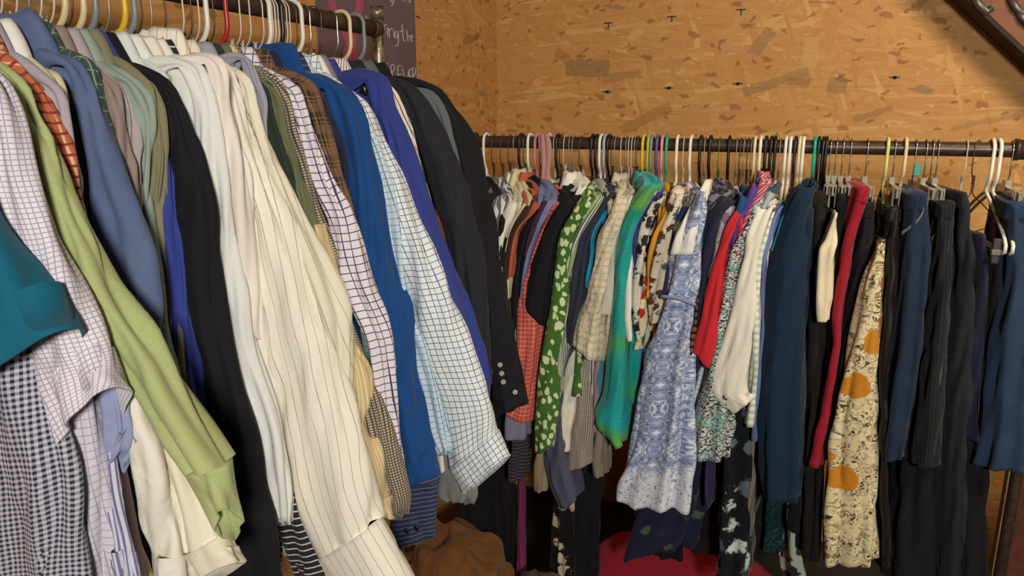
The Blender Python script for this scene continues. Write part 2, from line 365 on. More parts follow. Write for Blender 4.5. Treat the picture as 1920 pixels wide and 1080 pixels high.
# chalk sign on the left wall
SLATE = simple('painted_slate_board', '6b5560', .8, noise=('63505a', 4)); CHALK = simple('pale_chalk', 'b9aab2', .9); RIB = simple('pink_paint', 'a8506e', .8)
a0 = atX(592, 20, WX); a1 = atX(777, 100, WX)
sg = root('sign', (WX, (a0[1] + a1[1]) / 2, 1.695))
meta(sg, 'slate-coloured board sign with pink ribbon and chalk writing behind the pipe post', 'sign')
MB().box((WX, a0[1], 1.695), (WX + .006, a1[1], 2.30)).build('board', SLATE, sg, smooth=False)
def sp_(cx, cy): p = atX(580 + cx / 5.686, cy / 5.686, WX + .006); return p
STR = [[(792, 262), (800, 322)], [(796, 285), (806, 268), (818, 265)], [(828, 290), (832, 385)], [(845, 300), (855, 405)], [(850, 335), (872, 303), (892, 318), (905, 402)],
       [(937, 332), (916, 342), (914, 392), (934, 406), (945, 345), (947, 455), (932, 496), (916, 480)], [(986, 262), (998, 395), (1008, 436), (1026, 430)], [(962, 338), (1012, 326)],
       [(1036, 318), (1052, 444)], [(1052, 402), (1066, 378), (1078, 396), (1082, 442)], [(1078, 420), (1100, 398), (1092, 374), (1078, 395), (1084, 436), (1102, 440)],
       [(838, 684), (804, 690), (828, 816)], [(814, 746), (840, 740)], [(866, 700), (880, 850)], [(866, 700), (898, 690), (908, 738), (880, 772), (900, 850)],
       [(986, 705), (944, 712), (956, 892), (996, 885)], [(950, 800), (984, 794)], [(990, 730), (1036, 896), (1060, 745)], [(1086, 742), (1064, 750), (1078, 896), (1102, 890)], [(1070, 820), (1092, 815)],
       [(1094, 730), (1112, 902)], [(1094, 730), (1130, 730), (1128, 782), (1103, 815), (1136, 880)], [(530, 640), (540, 690)], [(530, 640), (580, 640), (604, 676), (600, 716)],
       [(862, -20), (874, 22), (896, 8)], [(904, -30), (890, 45), (874, 64)], [(1000, -30), (1006, 14)], [(1004, -8), (1022, -20), (1030, 12)], [(1078, -12), (1056, -4), (1080, 14), (1056, 28)], [(604, 168), (609, 222)], [(548, 158), (552, 185)], [(822, 254), (823, 260)]]
for grp in ((0, 1), (2, 31), (3, 4), (5,), (6, 7), (8, 9), (10,), (11, 12), (13, 14), (15, 16), (17,), (18, 19), (20, 21), (22, 23), (24, 25), (26, 27), (28,), (29,), (30,)):
    mb = MB()
    for s in grp:
        if s < len(STR): P = smooth_path([sp_(*q) for q in STR[s]], 4 * len(STR[s])); mb.tube(P, .0019, 6)
    if mb.V: mb.build('chalk_letter', CHALK, sg)
mb = MB()
for strip in ([(190, -120), (150, -60), (185, 0), (250, 165), (345, 380), (350, 655)], [(600, -120), (610, -60), (572, 0), (545, 165), (490, 380), (490, 640)]):
    pass
L_ = [(130, -300), (150, -120), (186, 0), (245, 165), (345, 370), (420, 560), (480, 720)]; R_ = [(215, -300), (225, -120), (262, 0), (330, 165), (430, 340), (500, 540), (560, 700)]
def ribbon(Lp, Rp, off):
    A_ = smooth_path([sp_(*q) for q in Lp], 20); B_ = smooth_path([sp_(*q) for q in Rp], 20); A_[:, 0] += off; B_[:, 0] += off
    V = np.concatenate([A_, B_]); n = 20; W_ = V + np.array([.0015, 0, 0])
    Fc = [(i, i + 1, n + i + 1, n + i) for i in range(n - 1)] + [(2*n + i, 3*n + i, 3*n + i + 1, 2*n + i + 1) for i in range(n - 1)]
    Fc += [(i, 2*n + i, 2*n + i + 1, i + 1) for i in range(n - 1)] + [(n + i, n + i + 1, 3*n + i + 1, 3*n + i) for i in range(n - 1)]
    mb.add(np.concatenate([V, W_]), Fc)
ribbon(L_, R_, 0.0002)
ribbon([(520, -300), (500, -120), (488, 0), (462, 165), (400, 380), (345, 560), (330, 720)], [(600, -300), (585, -120), (572, 0), (548, 165), (495, 380), (480, 560), (420, 720)], .0018)
mb.build('pink_ribbon', RIB, sg, smooth=False)
for (px, py) in ((783, 32), (786, 169)):
    p = atX(px, py, WX); meta(MB().tube([p + [.001, -.012, .002], p + [.004, 0, 0], p + [.001, .014, -.001]], .0016, 6).build('staple', DARK, origin=p),
         'small dark staple beside the slate sign, ' + ('upper' if py < 100 else 'lower') + ' one', 'staple')

# sloping timber at top right
TIMB = simple('reddish_timber', '7c4c34', .7, noise=('6a3f2b', 9)); TIMD = simple('dark_timber_edge', '2e2018', .8); GREYM = simple('grey_metal', '66605c', .45, .6)
tb = root('rafter', tuple(atY(1870, 60, 2.74))); meta(tb, 'reddish-brown sloping timber with dark edge across the top right corner', 'rafter')
def seg(a, b, wd, th, Y, name, mat, off=0):
    A_ = atY(a[0], a[1], Y); B_ = atY(b[0], b[1], Y); d = B_ - A_; n = np.array([-d[2], 0, d[0]]); n /= np.linalg.norm(n)
    if n[0] < 0: n = -n
    A_ = A_ + n * off; B_ = B_ + n * off
    return MB().prism([A_, B_, B_ + n * wd, A_ + n * wd], (0, th, 0)).build(name, mat, tb, smooth=False, bevel=.003)
seg((1560, -236), (2620, 761), .16, .04, 2.74, 'plank', TIMB, .012)
seg((1560, -236), (2620, 761), .012, .15, 2.739, 'dark_edge_strip', TIMD)
for px, py, r in ((1840, 12, .03), (1910, 18, .03), (1922, 38, .025)):
    p = atY(px, py, 2.735); MB().tube([p + [-r * .9, 0, r * 1.2], p + [-r * .3, -.006, .2 * r], p + [r * .5, -.004, -r * .6], p + [r * .9, 0, -.2 * r]], .011, 8).build('bracket', GREYM, tb)
# ------------------------------------------------------------------ pipe racks
RX, RYE, RZL = -.91, 1.515, CAMZ + .176       # left rail
BY, BZ = 2.0, CAMZ - .0865                   # back rail
PIPE = simple('dark_iron_pipe', '4a3a2e', .5, .35, noise=('3a2c22', 30)); PIPEB = simple('brown_painted_pipe', '4d3d33', .38, .4, noise=('3e3028', 40)); GALV = simple('worn_galvanised_pipe', '8a8272', .4, .7, noise=('55493a', 45))
lr = root('garment_rack', (RX, RYE + .02, 0)); meta(lr, 'pipe clothes rack of the left side with worn silver end post', 'clothes rack')
MB().tube([(RX, y, RZL) for y in np.linspace(-.55, RYE, 12)], .0167, 20).build('rail', PIPE, lr)
MB().tube([(RX, RYE + .018, z) for z in np.linspace(.0, RZL + .045, 20)], .0135, 18).tube([(RX, RYE + .018, RZL + .02), (RX, RYE + .018, RZL + .048)], .0150, 18).build('post', GALV, lr)
MB().tube([(RX, RYE - .012, RZL), (RX, RYE + .016, RZL)], .0185, 16).build('coupling', PIPE, lr)
MB().tube([(RX, -.55, z) for z in np.linspace(0, RZL + .03, 6)], .0135, 14).build('post', GALV, lr)
MB().tube([(RX, y, .12) for y in (-.55, RYE)], .012, 12).build('lower_rail', PIPE, lr)
br = root('garment_rack', (-.3, BY, 0)); meta(br, 'brown pipe clothes rack standing before the back wall', 'clothes rack')
XR = atY(1912, 272, BY)[0]
MB().tube([(x, BY, BZ - .001) for x in np.linspace(-1.10, XR + .1, 14)], .0167, 20).build('rail', PIPEB, br)
MB().tube([(XR - .008, BY, BZ), (XR + .03, BY, BZ)], .0225, 18).tube([(XR - .010, BY, BZ), (XR + .000, BY, BZ)], .0245, 18).build('coupling', PIPEB, br)
MB().tube([(-1.10, BY, z) for z in np.linspace(0, BZ + .02, 6)], .0135, 14).build('post', PIPEB, br)
MB().tube([(XR + .1, BY, z) for z in np.linspace(0, BZ + .02, 6)], .0135, 14).build('post', PIPEB, br)

# ------------------------------------------------------------------ hangers
HM = {}
def hmat(key):
    if key in HM: return HM[key]
    tab = {'white': ('e2ddd0', .35), 'cream': ('d8c49a', .35), 'black': ('191614', .35), 'yellow': ('d9b12a', .35), 'grey': ('7d8487', .4), 'red': ('a3262b', .35),
           'pink': ('cf8b93', .4), 'green': ('3a9a72', .35), 'teal': ('12a08c', .35), 'olive': ('a9ab3a', .4), 'purple': ('5d4a7a', .4), 'brown': ('4a3527', .5), 'lilac': ('a9a0a6', .35), 'lime': ('c8cc78', .4)}
    if key.startswith('w:'):
        c = {'white': 'c9bfae', 'dark': '5a4432', 'steel': '9a9286', 'green': '4f7d4a', 'gold': '8e6c3e'}[key[2:]]
        HM[key] = simple(key[2:] + '_wire', c, .38, .55 if key[2:] != 'white' else .1)
    elif key == 'clear': HM[key] = simple('clear_plastic', 'd9d2c6', .18, trans=.6)
    elif key == 'steelhook': HM[key] = simple('chromed_hook', 'b0aaa0', .25, .9)
    else: HM[key] = simple(key + '_plastic', tab[key][0], tab[key][1])
    return HM[key]
def hook_path(r, drop, nl, s=1):
    # in the (u, z) plane of the hanger, rail centre at the origin
    P = [(-s * r * math.cos(a), r * math.sin(a)) for a in np.linspace(-.35, math.pi, 16)]
    P += [(s * r, -.02), (s * r, -drop), (s * r * .75, -drop - .016), (s * r * .2, -drop - .03), (0, -drop - .042), (0, -nl)]
    return P
def hanger(pos, ax, kind, col, short, side='', s=1, empty_=False, tilt=0.0, swing=0.0, drop=.04, ku=1.0, kz=1.0):
    """pos = rail centre, ax = horizontal unit vector of the hanger plane"""
    X = np.array(pos); ax = np.array([ax[0], ax[1], 0.]); nx = np.array([-ax[1], ax[0], 0])
    ax2 = ax * math.cos(swing) + nx * math.sin(swing); ax2 /= np.linalg.norm(ax2)
    def P3(p, n=0.0): return X + ax2 * p[0] + np.array([0, 0, 1.]) * p[1] + nx * (n + tilt * p[1])
    knd = {'P': 'plastic', 'W': 'wire', 'B': 'suit', 'C': 'clip', 'N': 'plastic'}[kind]
    def FR(fr): return [(u * ku, -.094 + (z + .094) * kz) for u, z in fr]
    r = root('clothes_hanger', tuple(X + [0, 0, -.10])); cname = {'clear': 'clear'}.get(col, col)
    if kind == 'P':
        hp = hook_path(.0215, drop, .095, s); MB().tube(smooth_path([P3(p) for p in hp], 44), .0041, 10).build('hook', hmat(col), r)
        fr = [(0, -.095), (.02, -.102), (.10, -.135), (.17, -.17), (.195, -.188), (.198, -.20), (.185, -.208), (0, -.21), (-.185, -.208), (-.198, -.20), (-.195, -.188), (-.17, -.17), (-.10, -.135), (-.02, -.102), (0, -.095)]
        MB().tube(smooth_path([P3(p) for p in FR(fr)], 60), .0039, 8).build('frame', hmat(col), r)
    elif kind == 'W':
        hp = hook_path(.0195, drop, .062, s); mb = MB().tube(smooth_path([P3(p) for p in hp], 40), .0014, 6)
        for ph in (0, math.pi):
            T = np.linspace(0, 1, 26); mb.tube([P3((.0024 * math.cos(ph + 20 * t), -.06 - .035 * t), .0024 * math.sin(ph + 20 * t)) for t in T], .0014, 5)
        mb.build('hook', hmat('w:' + col), r)
        fr = [(0, -.094), (.012, -.106), (.10, -.14), (.195, -.182), (.2, -.19), (.19, -.195), (0, -.196), (-.19, -.195), (-.2, -.19), (-.195, -.182), (-.10, -.14), (-.012, -.106), (0, -.094)]
        MB().tube(smooth_path([P3(p) for p in FR(fr)], 56), .0014, 6).build('frame', hmat('w:' + col), r)
    elif kind in 'BN':
        hp = hook_path(.019, drop, .09, s); MB().tube(smooth_path([P3(p) for p in hp], 40), .0019 if kind == 'B' else .0045, 8).build('hook', hmat('steelhook' if kind == 'B' else col), r)
        mb = MB(); n = 14; V = []
        for i in range(-n, n + 1):
            q = i / n; u = .185 * q * ku; z = -.098 - .075 * kz * abs(q) ** 1.25; h = .016 + .004 * abs(q); th = .006 + .007 * abs(q)
            for (dn, dz) in ((-1, .5), (-.6, 1), (.6, 1), (1, .5), (1, -.7), (.5, -1), (-.5, -1), (-1, -.7)):
                V.append(P3((u, z + dz * h * .6), dn * th))
        Fc = [(i * 8 + k, i * 8 + (k + 1) % 8, (i + 1) * 8 + (k + 1) % 8, (i + 1) * 8 + k) for i in range(2 * n) for k in range(8)] + [tuple(range(8))[::-1], tuple(2 * n * 8 + k for k in range(8))]
        mb.add(V, Fc).build('frame', hmat(col), r)
    elif kind == 'C':
        hp = hook_path(.0195, drop, .072, s); MB().tube(smooth_path([P3(p) for p in hp], 40), .0017, 8).build('hook', hmat('steelhook'), r)
        mb = MB(); O = P3((0, -.083)); 
        def bx(u0, u1, n0, n1, z0, z1):
            pts = [P3((u0, z0), n0), P3((u1, z0), n0), P3((u1, z0), n1), P3((u0, z0), n1)]; mb.prism(pts, (0, 0, z1 - z0))
        bx(-.15, .15, -.0022, .0022, -.102, -.083); bx(-.15, .15, -.005, .005, -.084, -.081); bx(-.02, .02, -.006, .006, -.092, -.068)
        mb.build('bar', hmat(col), r, smooth=False, bevel=.0015)
        for q in (-.125, .125):
            mb = MB(); bx(q - .013, q + .013, -.008, -.005, -.132, -.080); bx(q - .013, q + .013, .005, .008, -.132, -.080); bx(q - .010, q + .010, -.006, .006, -.106, -.099)
            mb.build('clip', hmat(col), r, smooth=False, bevel=.002)
    if empty_: lab = f'{cname} {knd} hanger, {short}'
    else: lab = f'{cname} {knd} hanger holding the {short}{side}'
    return meta(r, lab[:140], 'hanger', 'hangers on the left rack' if abs(X[0] - RX) < 1e-4 else 'hangers on the back rack')

# ------------------------------------------------------------------ garments
def collar(parent, mat, c, ax, hu, hn, h=.036, seed=0, stand=.0):
    ax = np.array([ax[0], ax[1], 0.]); nx = np.array([-ax[1], ax[0], 0]); c = np.array(c)
    L = []; R = []; B = []
    for z, k in ((-.022, .92), (.004, .94), (h, .90), (h + .005, .98), (h - .006, 1.10), (.004, 1.30), (-.012, 1.42)):
        q = c + [0, 0, z]; L.append(q - ax * hu * k); R.append(q + ax * hu * k); B.append(nx * hn * k * (1.1 if k > 1 else 1))
    return loft('collar', mat, parent, L, R, B, nv=18, nt=30, pw=.9, fold=.001, nf=1, crk=.0006, seed=seed, closed_top=False, rim=.004)
def buttons(parent, pts, r, mat):
    for p in pts:
        n = 12; V = []
        for k, (dy, rr) in enumerate(((0, r), (-.0022, r), (-.003, r * .8), (-.002, r * .55), (-.002, .0001))):
            V += [(p[0] + rr * math.cos(2 * math.pi * j / n), p[1] + dy, p[2] + rr * math.sin(2 * math.pi * j / n)) for j in range(n)]
        Fc = [(i * n + j, i * n + (j + 1) % n, (i + 1) * n + (j + 1) % n, (i + 1) * n + j) for i in range(4) for j in range(n)]
        MB().add(V, Fc).build('button', mat, parent)
BTN = simple('dark_button', '1c1a1c', .3); BTW = simple('pale_button', 'b9b2a8', .3)

def left_garment(g, i, gap):
    t = g['t']; mat = g['m']; us = 1
    r = root(g['n'], (RX, t, RZL - .10)); meta(r, g['l'], g['c'], g.get('g'))
    th = g.get('th', max(.008, min(.022, gap * .46)))
    rows = rows4(g['rows']) if 'rows' in g else None
    zn = RZL - .112 + g.get('dz', 0); yp = t + g.get('dy', 0)
    if rows:
        L = [atY(a, b, yp) for a, b, c_, d in rows]; R = [atY(c_, d, yp) for a, b, c_, d in rows]
        sX, sZ = R[0][0], R[0][2]
    else: sX, sZ = RX + g.get('us', .2), RZL - .19
    low = sZ < zn - .22
    if low: sX, sZ = RX + .15, zn - .10
    sX = min(max(sX, RX + .10), RX + .27); sZ = max(min(sZ, zn - .02), zn - .13)
    g['ku'] = min(1, (sX - RX - .03) / .2); g['kz'] = min(1.2, max(.3, (RZL - sZ - .094 + .022) / .105))
    nu = .062; hem = g.get('hem', .95); w2 = g.get('w2', .19); b = th
    # torso: neck, slope, chest, hem
    zs = []; l = []; rr = []; 
    for q in np.linspace(0, 1, 6):
        zz = zn + (sZ - zn) * q ** 1.15; zs.append(zz); rr.append(RX + nu + (sX - RX - nu - .012) * q); l.append(RX - nu - (.20 - nu) * q)
    for q, uu in ((.08, .0), (.3, 0), (.65, 0), (1, 0)):
        zz = sZ + (hem - sZ) * q; zs.append(zz); rr.append((sX - .02) * (1 - q) + (RX + w2) * q); l.append(RX - .2)
    L2 = [(a, t, z) for a, z in zip(l, zs)]; R2 = [(a, t, z) for a, z in zip(rr, zs)]
    loft('body', g.get('mb', mat), r, L2, R2, (0, b, 0), nv=44, nt=48, pw=.5, fold=g.get('bf', .006), crk=.002, seed=i, rim=.03)
    if rows:
        bs = g.get('b', min(.036, max(.014, gap * .75))); cu = g.get('cuff', 0); nrow = len(rows)
        Bv = []
        for k in range(nrow):       # the flattened sleeve keeps the width seen, its thickness included
            c_ = (L[k] + R[k]) / 2; kx = abs(c_[0] / c_[1]); a_ = np.linalg.norm(R[k] - L[k]) / 2; bb = min(bs * (.7 if k == 0 else 1), .62 * a_ / kx)
            f_ = math.sqrt(max(.2, 1 - (bb * kx / a_) ** 2)); L[k], R[k] = c_ + (L[k] - c_) * f_, c_ + (R[k] - c_) * f_; Bv.append((0, bb, 0))
        Bv[-1] = (0, Bv[-1][1], -g.get('open', .010))
        if not low:       # the cloth runs over the shoulder up to the neck
            nk = np.array([RX + .05, yp, zn]); sh = np.array(R[0]); mid = nk * .45 + sh * .55; mid[1] = yp
            L = [nk + [-.03, 0, -.05], mid * .6 + np.array(L[0]) * .4 + [-.02, 0, -.035]] + list(L); R = [nk + [.02, 0, .004], mid + [0, 0, .012]] + list(R)
            Bv = [(0, bs * .45, 0), (0, bs * .6, 0)] + Bv
        if cu: loft('sleeve', mat, r, L[:-cu], R[:-cu], Bv[:-cu], nv=54, nt=40, pw=.85, fold=g.get('sf', .005), crk=g.get('crk', .0017), seed=i + 3, v0=.02, rim=0)
        else: loft('sleeve', mat, r, L, R, Bv, nv=60, nt=40, pw=.85, fold=g.get('sf', .005), crk=g.get('crk', .0017), seed=i + 3, v0=.02, rim=.05)
        if cu:
            Lc, Rc = [np.array(x) for x in L[-cu - 1:]], [np.array(x) for x in R[-cu - 1:]]
            for a_, b_ in zip(Lc, Rc):
                d = (b_ - a_) * .02; a_ -= d; b_ += d
            loft('cuff', mat, r, Lc, Rc, [(0, q_[1] * 1.06, q_[2]) for q_ in Bv[-len(Lc):]], nv=12, nt=40, pw=.85, fold=.002, crk=.0006, seed=i + 9, v0=.6, rim=.045, closed_top=True)
        # far sleeve hanging towards the wall
        q = [(RX - .195, sZ - .0), (RX - .215, sZ - .12), (RX - .205, sZ - .35), (RX - .20, sZ - (.5 if not g.get('short') else .3))]
        if not g.get('short'): q.append((RX - .195, sZ - .60))
        loft('sleeve', mat, r, [(a - .025, t, z) for a, z in q], [(a + .045, t, z) for a, z in q], (0, bs * .8, 0), nv=24, nt=24, fold=.004, seed=i + 20, rim=.03)
    if g.get('col', 1): collar(r, g.get('mc', mat), (RX + .004, t, zn - .004), (1, 0), .064, max(.014, b * .95), h=g.get('ch', .034), seed=i)
    if 'btn' in g: buttons(r, [atY(x, y, yp - g.get('b', .03) - .002) for x, y in g['btn']], .0055, g.get('bm', BTN))
    return r

def right_garment(g, i):
    mat = g['m']; hx = g.get('h'); Yf = g.get('Y', 1.80); rows = rows4(g['rows'])
    Xh = atY(hx, 268, BY)[0]
    r = root(g['n'], (Xh, BY, BZ - .10)); meta(r, g['l'], g['c'], g.get('g'))
    hw = g.get('hw', .009)
    L = [atY(a, b, Yf) for a, b, c_, d in rows]; R = [atY(c_, d, Yf) for a, b, c_, d in rows]
    kind = g.get('k', 'top')
    if kind == 'top':
        zn = BZ - .116 + g.get('dz', ((i * 37) % 11 - 5) * .0028); s0 = (L[0] + R[0]) / 2; sZ = min(zn - .03, max(L[0][2], R[0][2])); nY = .062; low = sZ < zn - .16
        if low: sZ = zn - .09; s0 = np.array([Xh * .97, Yf, 0])
        g['ku'] = min(1, (BY - Yf - .05) / .2); g['kz'] = min(1.2, max(.35, (BZ - sZ - .094 + .018) / .105))
        # yoke + torso, front and back ends in Y
        Ls = []; Rs = []; Bs = []; wd0 = hw
        wS = min(max(np.linalg.norm(R[0] - L[0]) / 2, .008), .02)
        dS = BY - Yf - .02
        for q in np.linspace(0, 1, 6):
            zz = zn + (sZ - zn) * q ** 1.1; hd = nY + (dS - nY) * q; ww = wd0 + (wS - wd0) * q
            xc = Xh + (s0[0] - Xh) * q * .55
            Ls.append((xc - ww, BY, zz)); Rs.append((xc + ww, BY, zz)); Bs.append((0, hd, 0))
        hem = g.get('hem', BZ - .66); wH = g.get('wh', wS * 1.1)
        for q in (.15, .5, 1):
            zz = sZ + (hem - sZ) * q; k = min(len(L) - 1, int(q * len(L))); xc = Xh + (s0[0] - Xh) * .55 + g.get('sx', 0) * q
            Ls.append((xc - wH, BY, zz)); Rs.append((xc + wH, BY, zz)); Bs.append((0, dS * (.95 - .05 * q), 0))
        loft('body', g.get('mb', mat), r, Ls, Rs, Bs, nv=44, nt=52, pw=.55, fold=.006, crk=.0016, seed=i, rim=.03)
        sd = g.get('sd', .045); cu = g.get('cuff', 0)
        Lb = [p + [0, sd, 0] for p in L]; Rb = [p + [0, sd, 0] for p in R]; Bv = [(0, sd * (.7 if k == 0 else 1), 0) for k in range(len(L))]
        if not low and not g.get('noyoke'):
            nk = np.array([Xh, BY - .06, zn]); s1 = (Lb[0] + Rb[0]) / 2; md = nk * .5 + s1 * .5 + [0, 0, .004]; w0 = np.array([hw * 1.15, 0, 0]); w1 = (Rb[0] - Lb[0]) * .42; w1[2] = 0
            Lb = [nk - w0, md - w1] + Lb; Rb = [nk + w0, md + w1] + Rb; Bv = [np.array((0, .022, .012)), np.array((0, sd * .7, .02))] + [np.array(q_) for q_ in Bv]; L = [0, 0] + L
        loft('sleeve', mat, r, Lb[:len(L) - cu], Rb[:len(L) - cu], Bv[:len(L) - cu], nv=60, nt=40, pw=.75, fold=g.get('sf', .005), crk=g.get('crk', .0016), seed=i + 3, rim=0 if cu else .05, wave_hem=g.get('wv', 0))
        if cu: loft('cuff', mat, r, Lb[-cu - 1:], Rb[-cu - 1:], [(0, sd * 1.06, 0)] * (cu + 1), nv=10, nt=36, pw=.8, fold=.001, crk=.0005, seed=i, rim=.04)
        zl = max(R[-1][2], sZ - .55)
        q = [(BY + dS - .02, sZ), (BY + dS + .01, sZ - .12), (BY + dS, (sZ + zl) / 2 - .03), (BY + dS - .01, zl)]
        if q[2][1] > q[1][1]: q.pop(2)
        loft('sleeve', mat, r, [(Xh - wS, a, z) for a, z in q], [(Xh + wS, a, z) for a, z in q], (0, sd, 0), nv=22, nt=24, fold=.004, seed=i + 20, rim=.03)
        if g.get('col', 1 if ('ch' in g or g['n'] == 'dress_shirt' or g['s'] in ('coral plaid shirt', 'white blouse by swirl stripes', 'rust orange blouse', 'teal banded silk blouse', 'beige crinkled blouse', 'pale yellow blouse', 'dark slate shirt')) else 0): collar(r, g.get('mc', mat), (Xh, BY, zn - .004), (0, -1), .064, g.get('cn', .014), h=g.get('ch', .032), seed=i)
    else:     # skirts, trousers, dresses: one hanging body, slimmer towards the back
        dep = g.get('d', .14); g['ku'] = .55; g['kz'] = .45
        Lb = [p + [0, dep, 0] for p in L]; Rb = [p + [0, dep, 0] for p in R]; n = len(L)
        Bv = [np.array((0, dep, 0)) for k in range(n)]
        loft(g.get('bn', 'body'), mat, r, Lb, Rb, Bv, nv=g.get('nv', 64), nt=g.get('nt', 64), pw=g.get('pw', .55), back=(Xh, g.get('wb', .016)), fold=g.get('sf', .008), crk=g.get('crk', .0018), nf=3, seed=i + 1, rim=.06, ramp=.25, wave_hem=g.get('wv', 0), drift=g.get('dr', 1.0))
        if g.get('wband'):
            a, b = L[0], R[0]; d = np.array([0, 0, .001]); Lw = [a + [0, dep, .004], a + [0, dep, -.03]]; Rw = [b + [0, dep, .004], b + [0, dep, -.03]]
            ex = (Rw[0] - Lw[0]) * .05
            loft('waistband', g.get('mw', mat), r, [q - ex for q in Lw], [q + ex for q in Rw], [(0, dep * 1.02, 0)] * 2, nv=6, nt=44, pw=.55, back=(Xh, .019), fold=.001, crk=.0004, seed=i, rim=.004)
    return r

# ------------------------------------------------------------------ fabrics
M = {}
def m_(k, *a, **kw): M[k] = fab(k + '_cloth', *a, **kw)
m_('teal', '0c5a72'); m_('navy_gingham', 'b9b6c0', 'gingham', p=.0065, c2='23243a'); m_('white_check', 'dcd6d8', 'check', p=.0052, w=.0011, c2='a39cb0')
m_('lav_check', 'c9c3cc', 'check', p=.009, w=.001, c2='9a94a8'); m_('lav_stripe', 'c5c2d2', 'vstripe', p=.0042, w=.0017, c2='6d6c8c'); m_('blue_lavender', '8d93b4')
m_('light_green', 'a3ab74', cr=1.2); m_('crumpled_ivory', 'dcd6c6', cr=2.6, cs=26, bd=.006); m_('ivory', 'd9d0bb'); m_('orange_plaid', 'b5623f', 'check', p=.012, w=.003, c2='d8a98c', c3='8a3a2c')
m_('taupe_lavender', 'a89ba6'); m_('pale_yellow', 'c9c29a'); m_('chambray', '4e5d80', 'denim', c2='626f90'); m_('green_plaid', '3c4a48', 'check', p=.016, w=.0015, c2='7a8a70')
m_('mauve', '8d7a74'); m_('pale_mauve', 'a59a9c'); m_('sage', '8f9c90'); m_('khaki', '7f7a5e'); m_('bright_blue', '333f8c'); m_('black', '15141a', sheen=.02); m_('black_brown', '1d1716', sheen=.02)
m_('seafoam', 'd2d8d0'); m_('mint_white', 'dadad4'); m_('warm_white', 'e2d6cb'); m_('white', 'dfdbd2'); m_('bw_stripe', '25222a', 'hstripe', p=.011, w=.0022, c2='c8c2b8')
m_('cream_pin', 'e6dece', 'vstripe', p=.0145, w=.0009, c2='9c9880'); m_('cream_pin_b', 'ddd5c0', 'vstripe', p=.0145, w=.0009, c2='9c9880'); m_('grey_lavender', '9a96a2'); m_('dark_green', '28332a'); m_('olive', '63694a')
m_('tan_stripe', 'c4ad7e', 'vstripe', p=.006, w=.0015, c2='e0d2ac'); m_('small_check', 'b4a890', 'check', p=.0045, w=.0017, c2='4c4038'); m_('white_plaid', 'd9d2d8', 'check', p=.013, w=.0016, c2='4a3c5c')
m_('flannel', '3a2c26', 'plaid', p=.036, w=.0014, c2='80593c', c3='8c7450'); m_('navy', '1e2238'); m_('navy_stripe', '2b3048', 'hstripe', p=.011, w=.0022, c2='5c6688')
m_('blue', '12427c'); m_('pale_blue_check', 'c0d3dc', 'check', p=.012, w=.0011, c2='62738c'); m_('blue_check', 'dbe0e2', 'check', p=.0115, w=.0013, c2='4e5c74'); m_('grey', '7c7a76')
m_('royal', '2f3a82'); m_('brown_stripe', 'dcd0c4', 'vstripe', p=.0055, w=.0014, c2='5b4038'); m_('charcoal', '22232a', sheen=.03); m_('slate_grey', '5a6064')
# back rack
m_('leaf_stripe', 'c9cac8', 'swirl', c2='5a5c66', f=380); m_('dark_brown', '33231d', 'vstripe', p=.03, w=.003, c2='6e5432'); m_('orange', 'b25a3a'); m_('burgundy', '401e30'); m_('chambray_b', '6f7aa0')
m_('coral_plaid', 'cf5348', 'check', p=.0125, w=.0018, c2='e39a80', c3='e8a58c'); m_('leaf_green', '3f6628', 'leaf', c2='c6d2a0', c3='26421a'); m_('pale_green', '93a878')
m_('pin_bw', 'c6c7b8', 'vstripe', p=.005, w=.002, c2='3c4038'); m_('dark_slate', '2c3040'); m_('slate', '4c4c62', cr=2.2, cs=24, bd=.006); m_('turquoise', '1d8ab0')
m_('crinkle_beige', 'd2c8b4', 'check', p=.018, w=.006, c2='c1b294', cr=3.2, cs=48, bd=.006); m_('ivory_plain', 'd6d0c0'); m_('teal_bands', '16938c', 'bands', rough=.5, sheen=.2, cr=1.6)
m_('brown_gingham', 'd0c6b4', 'gingham', p=.0055, c2='3c2c26'); m_('taupe', '8f8270'); m_('dusty_pink', 'a2808a'); m_('violet', '34288a')
m_('bw_floral', 'c2bcae', 'floral', s=34, c2='17151a', c3='2c2424', t=.5, c4='17151a'); m_('mustard', 'c98e22'); m_('brown_floral', 'd6c8b2', 'floral', s=38, c2='5a3420', c3='3d5c68', t=.46, r=.72, c4='6b4428')
m_('red_floral', 'd6d0a8', 'floral', s=30, c2='b5252c', c3='3f5c38', t=.44, r=.4); m_('navy_floral', '28305c', 'floral', s=22, c2='6b7048', c3='9c9a78', t=.36)
m_('tapestry', '6d7ca6', 'tapestry'); m_('grey_floral', '232028', 'floral', s=36, c2='77727a', c3='4c4650', t=.48, c4='0f0e12'); m_('lilac_floral', 'a89ea8', 'floral', s=28, c2='6c6072', c3='c9c2c6', t=.42, c4='5c5466')
m_('brown_dots', '1c1412', 'dots', c2='6e4c34'); m_('deep_blue', '1e4674'); m_('purple', '5a3f92'); m_('red', 'c0242c'); m_('pink_stripe', 'b0485c', 'dstripe', p=.014, w=.0035, c2='d9b6b4')
m_('grey_blue_floral', 'a9b3b2', 'floral', s=20, c2='3c4a58', c3='6f8088', t=.40); m_('speckle', 'cdd0c8', 'speckle', s=150, c2='2a3038', c3='6fb0a4'); m_('silky_white', 'e0dacb', rough=.6)
m_('polka', 'b9c2b4', 'dots', c2='dfe2d6'); m_('periwinkle', '6c7aa8'); m_('teal_navy', '10263c', sheen=.05); m_('cream', 'dccfae', rough=.55); m_('crimson', '8f1226')
m_('squash', 'cdbd92', 'squash'); m_('leather_black', '171210', rough=.5); m_('jeans', '131e33', 'denim', c2='243550'); m_('jeans_b', '1b2c45', 'denim', c2='30465f'); m_('black_rib', '15161a', 'vstripe', p=.007, w=.002, c2='22242a')
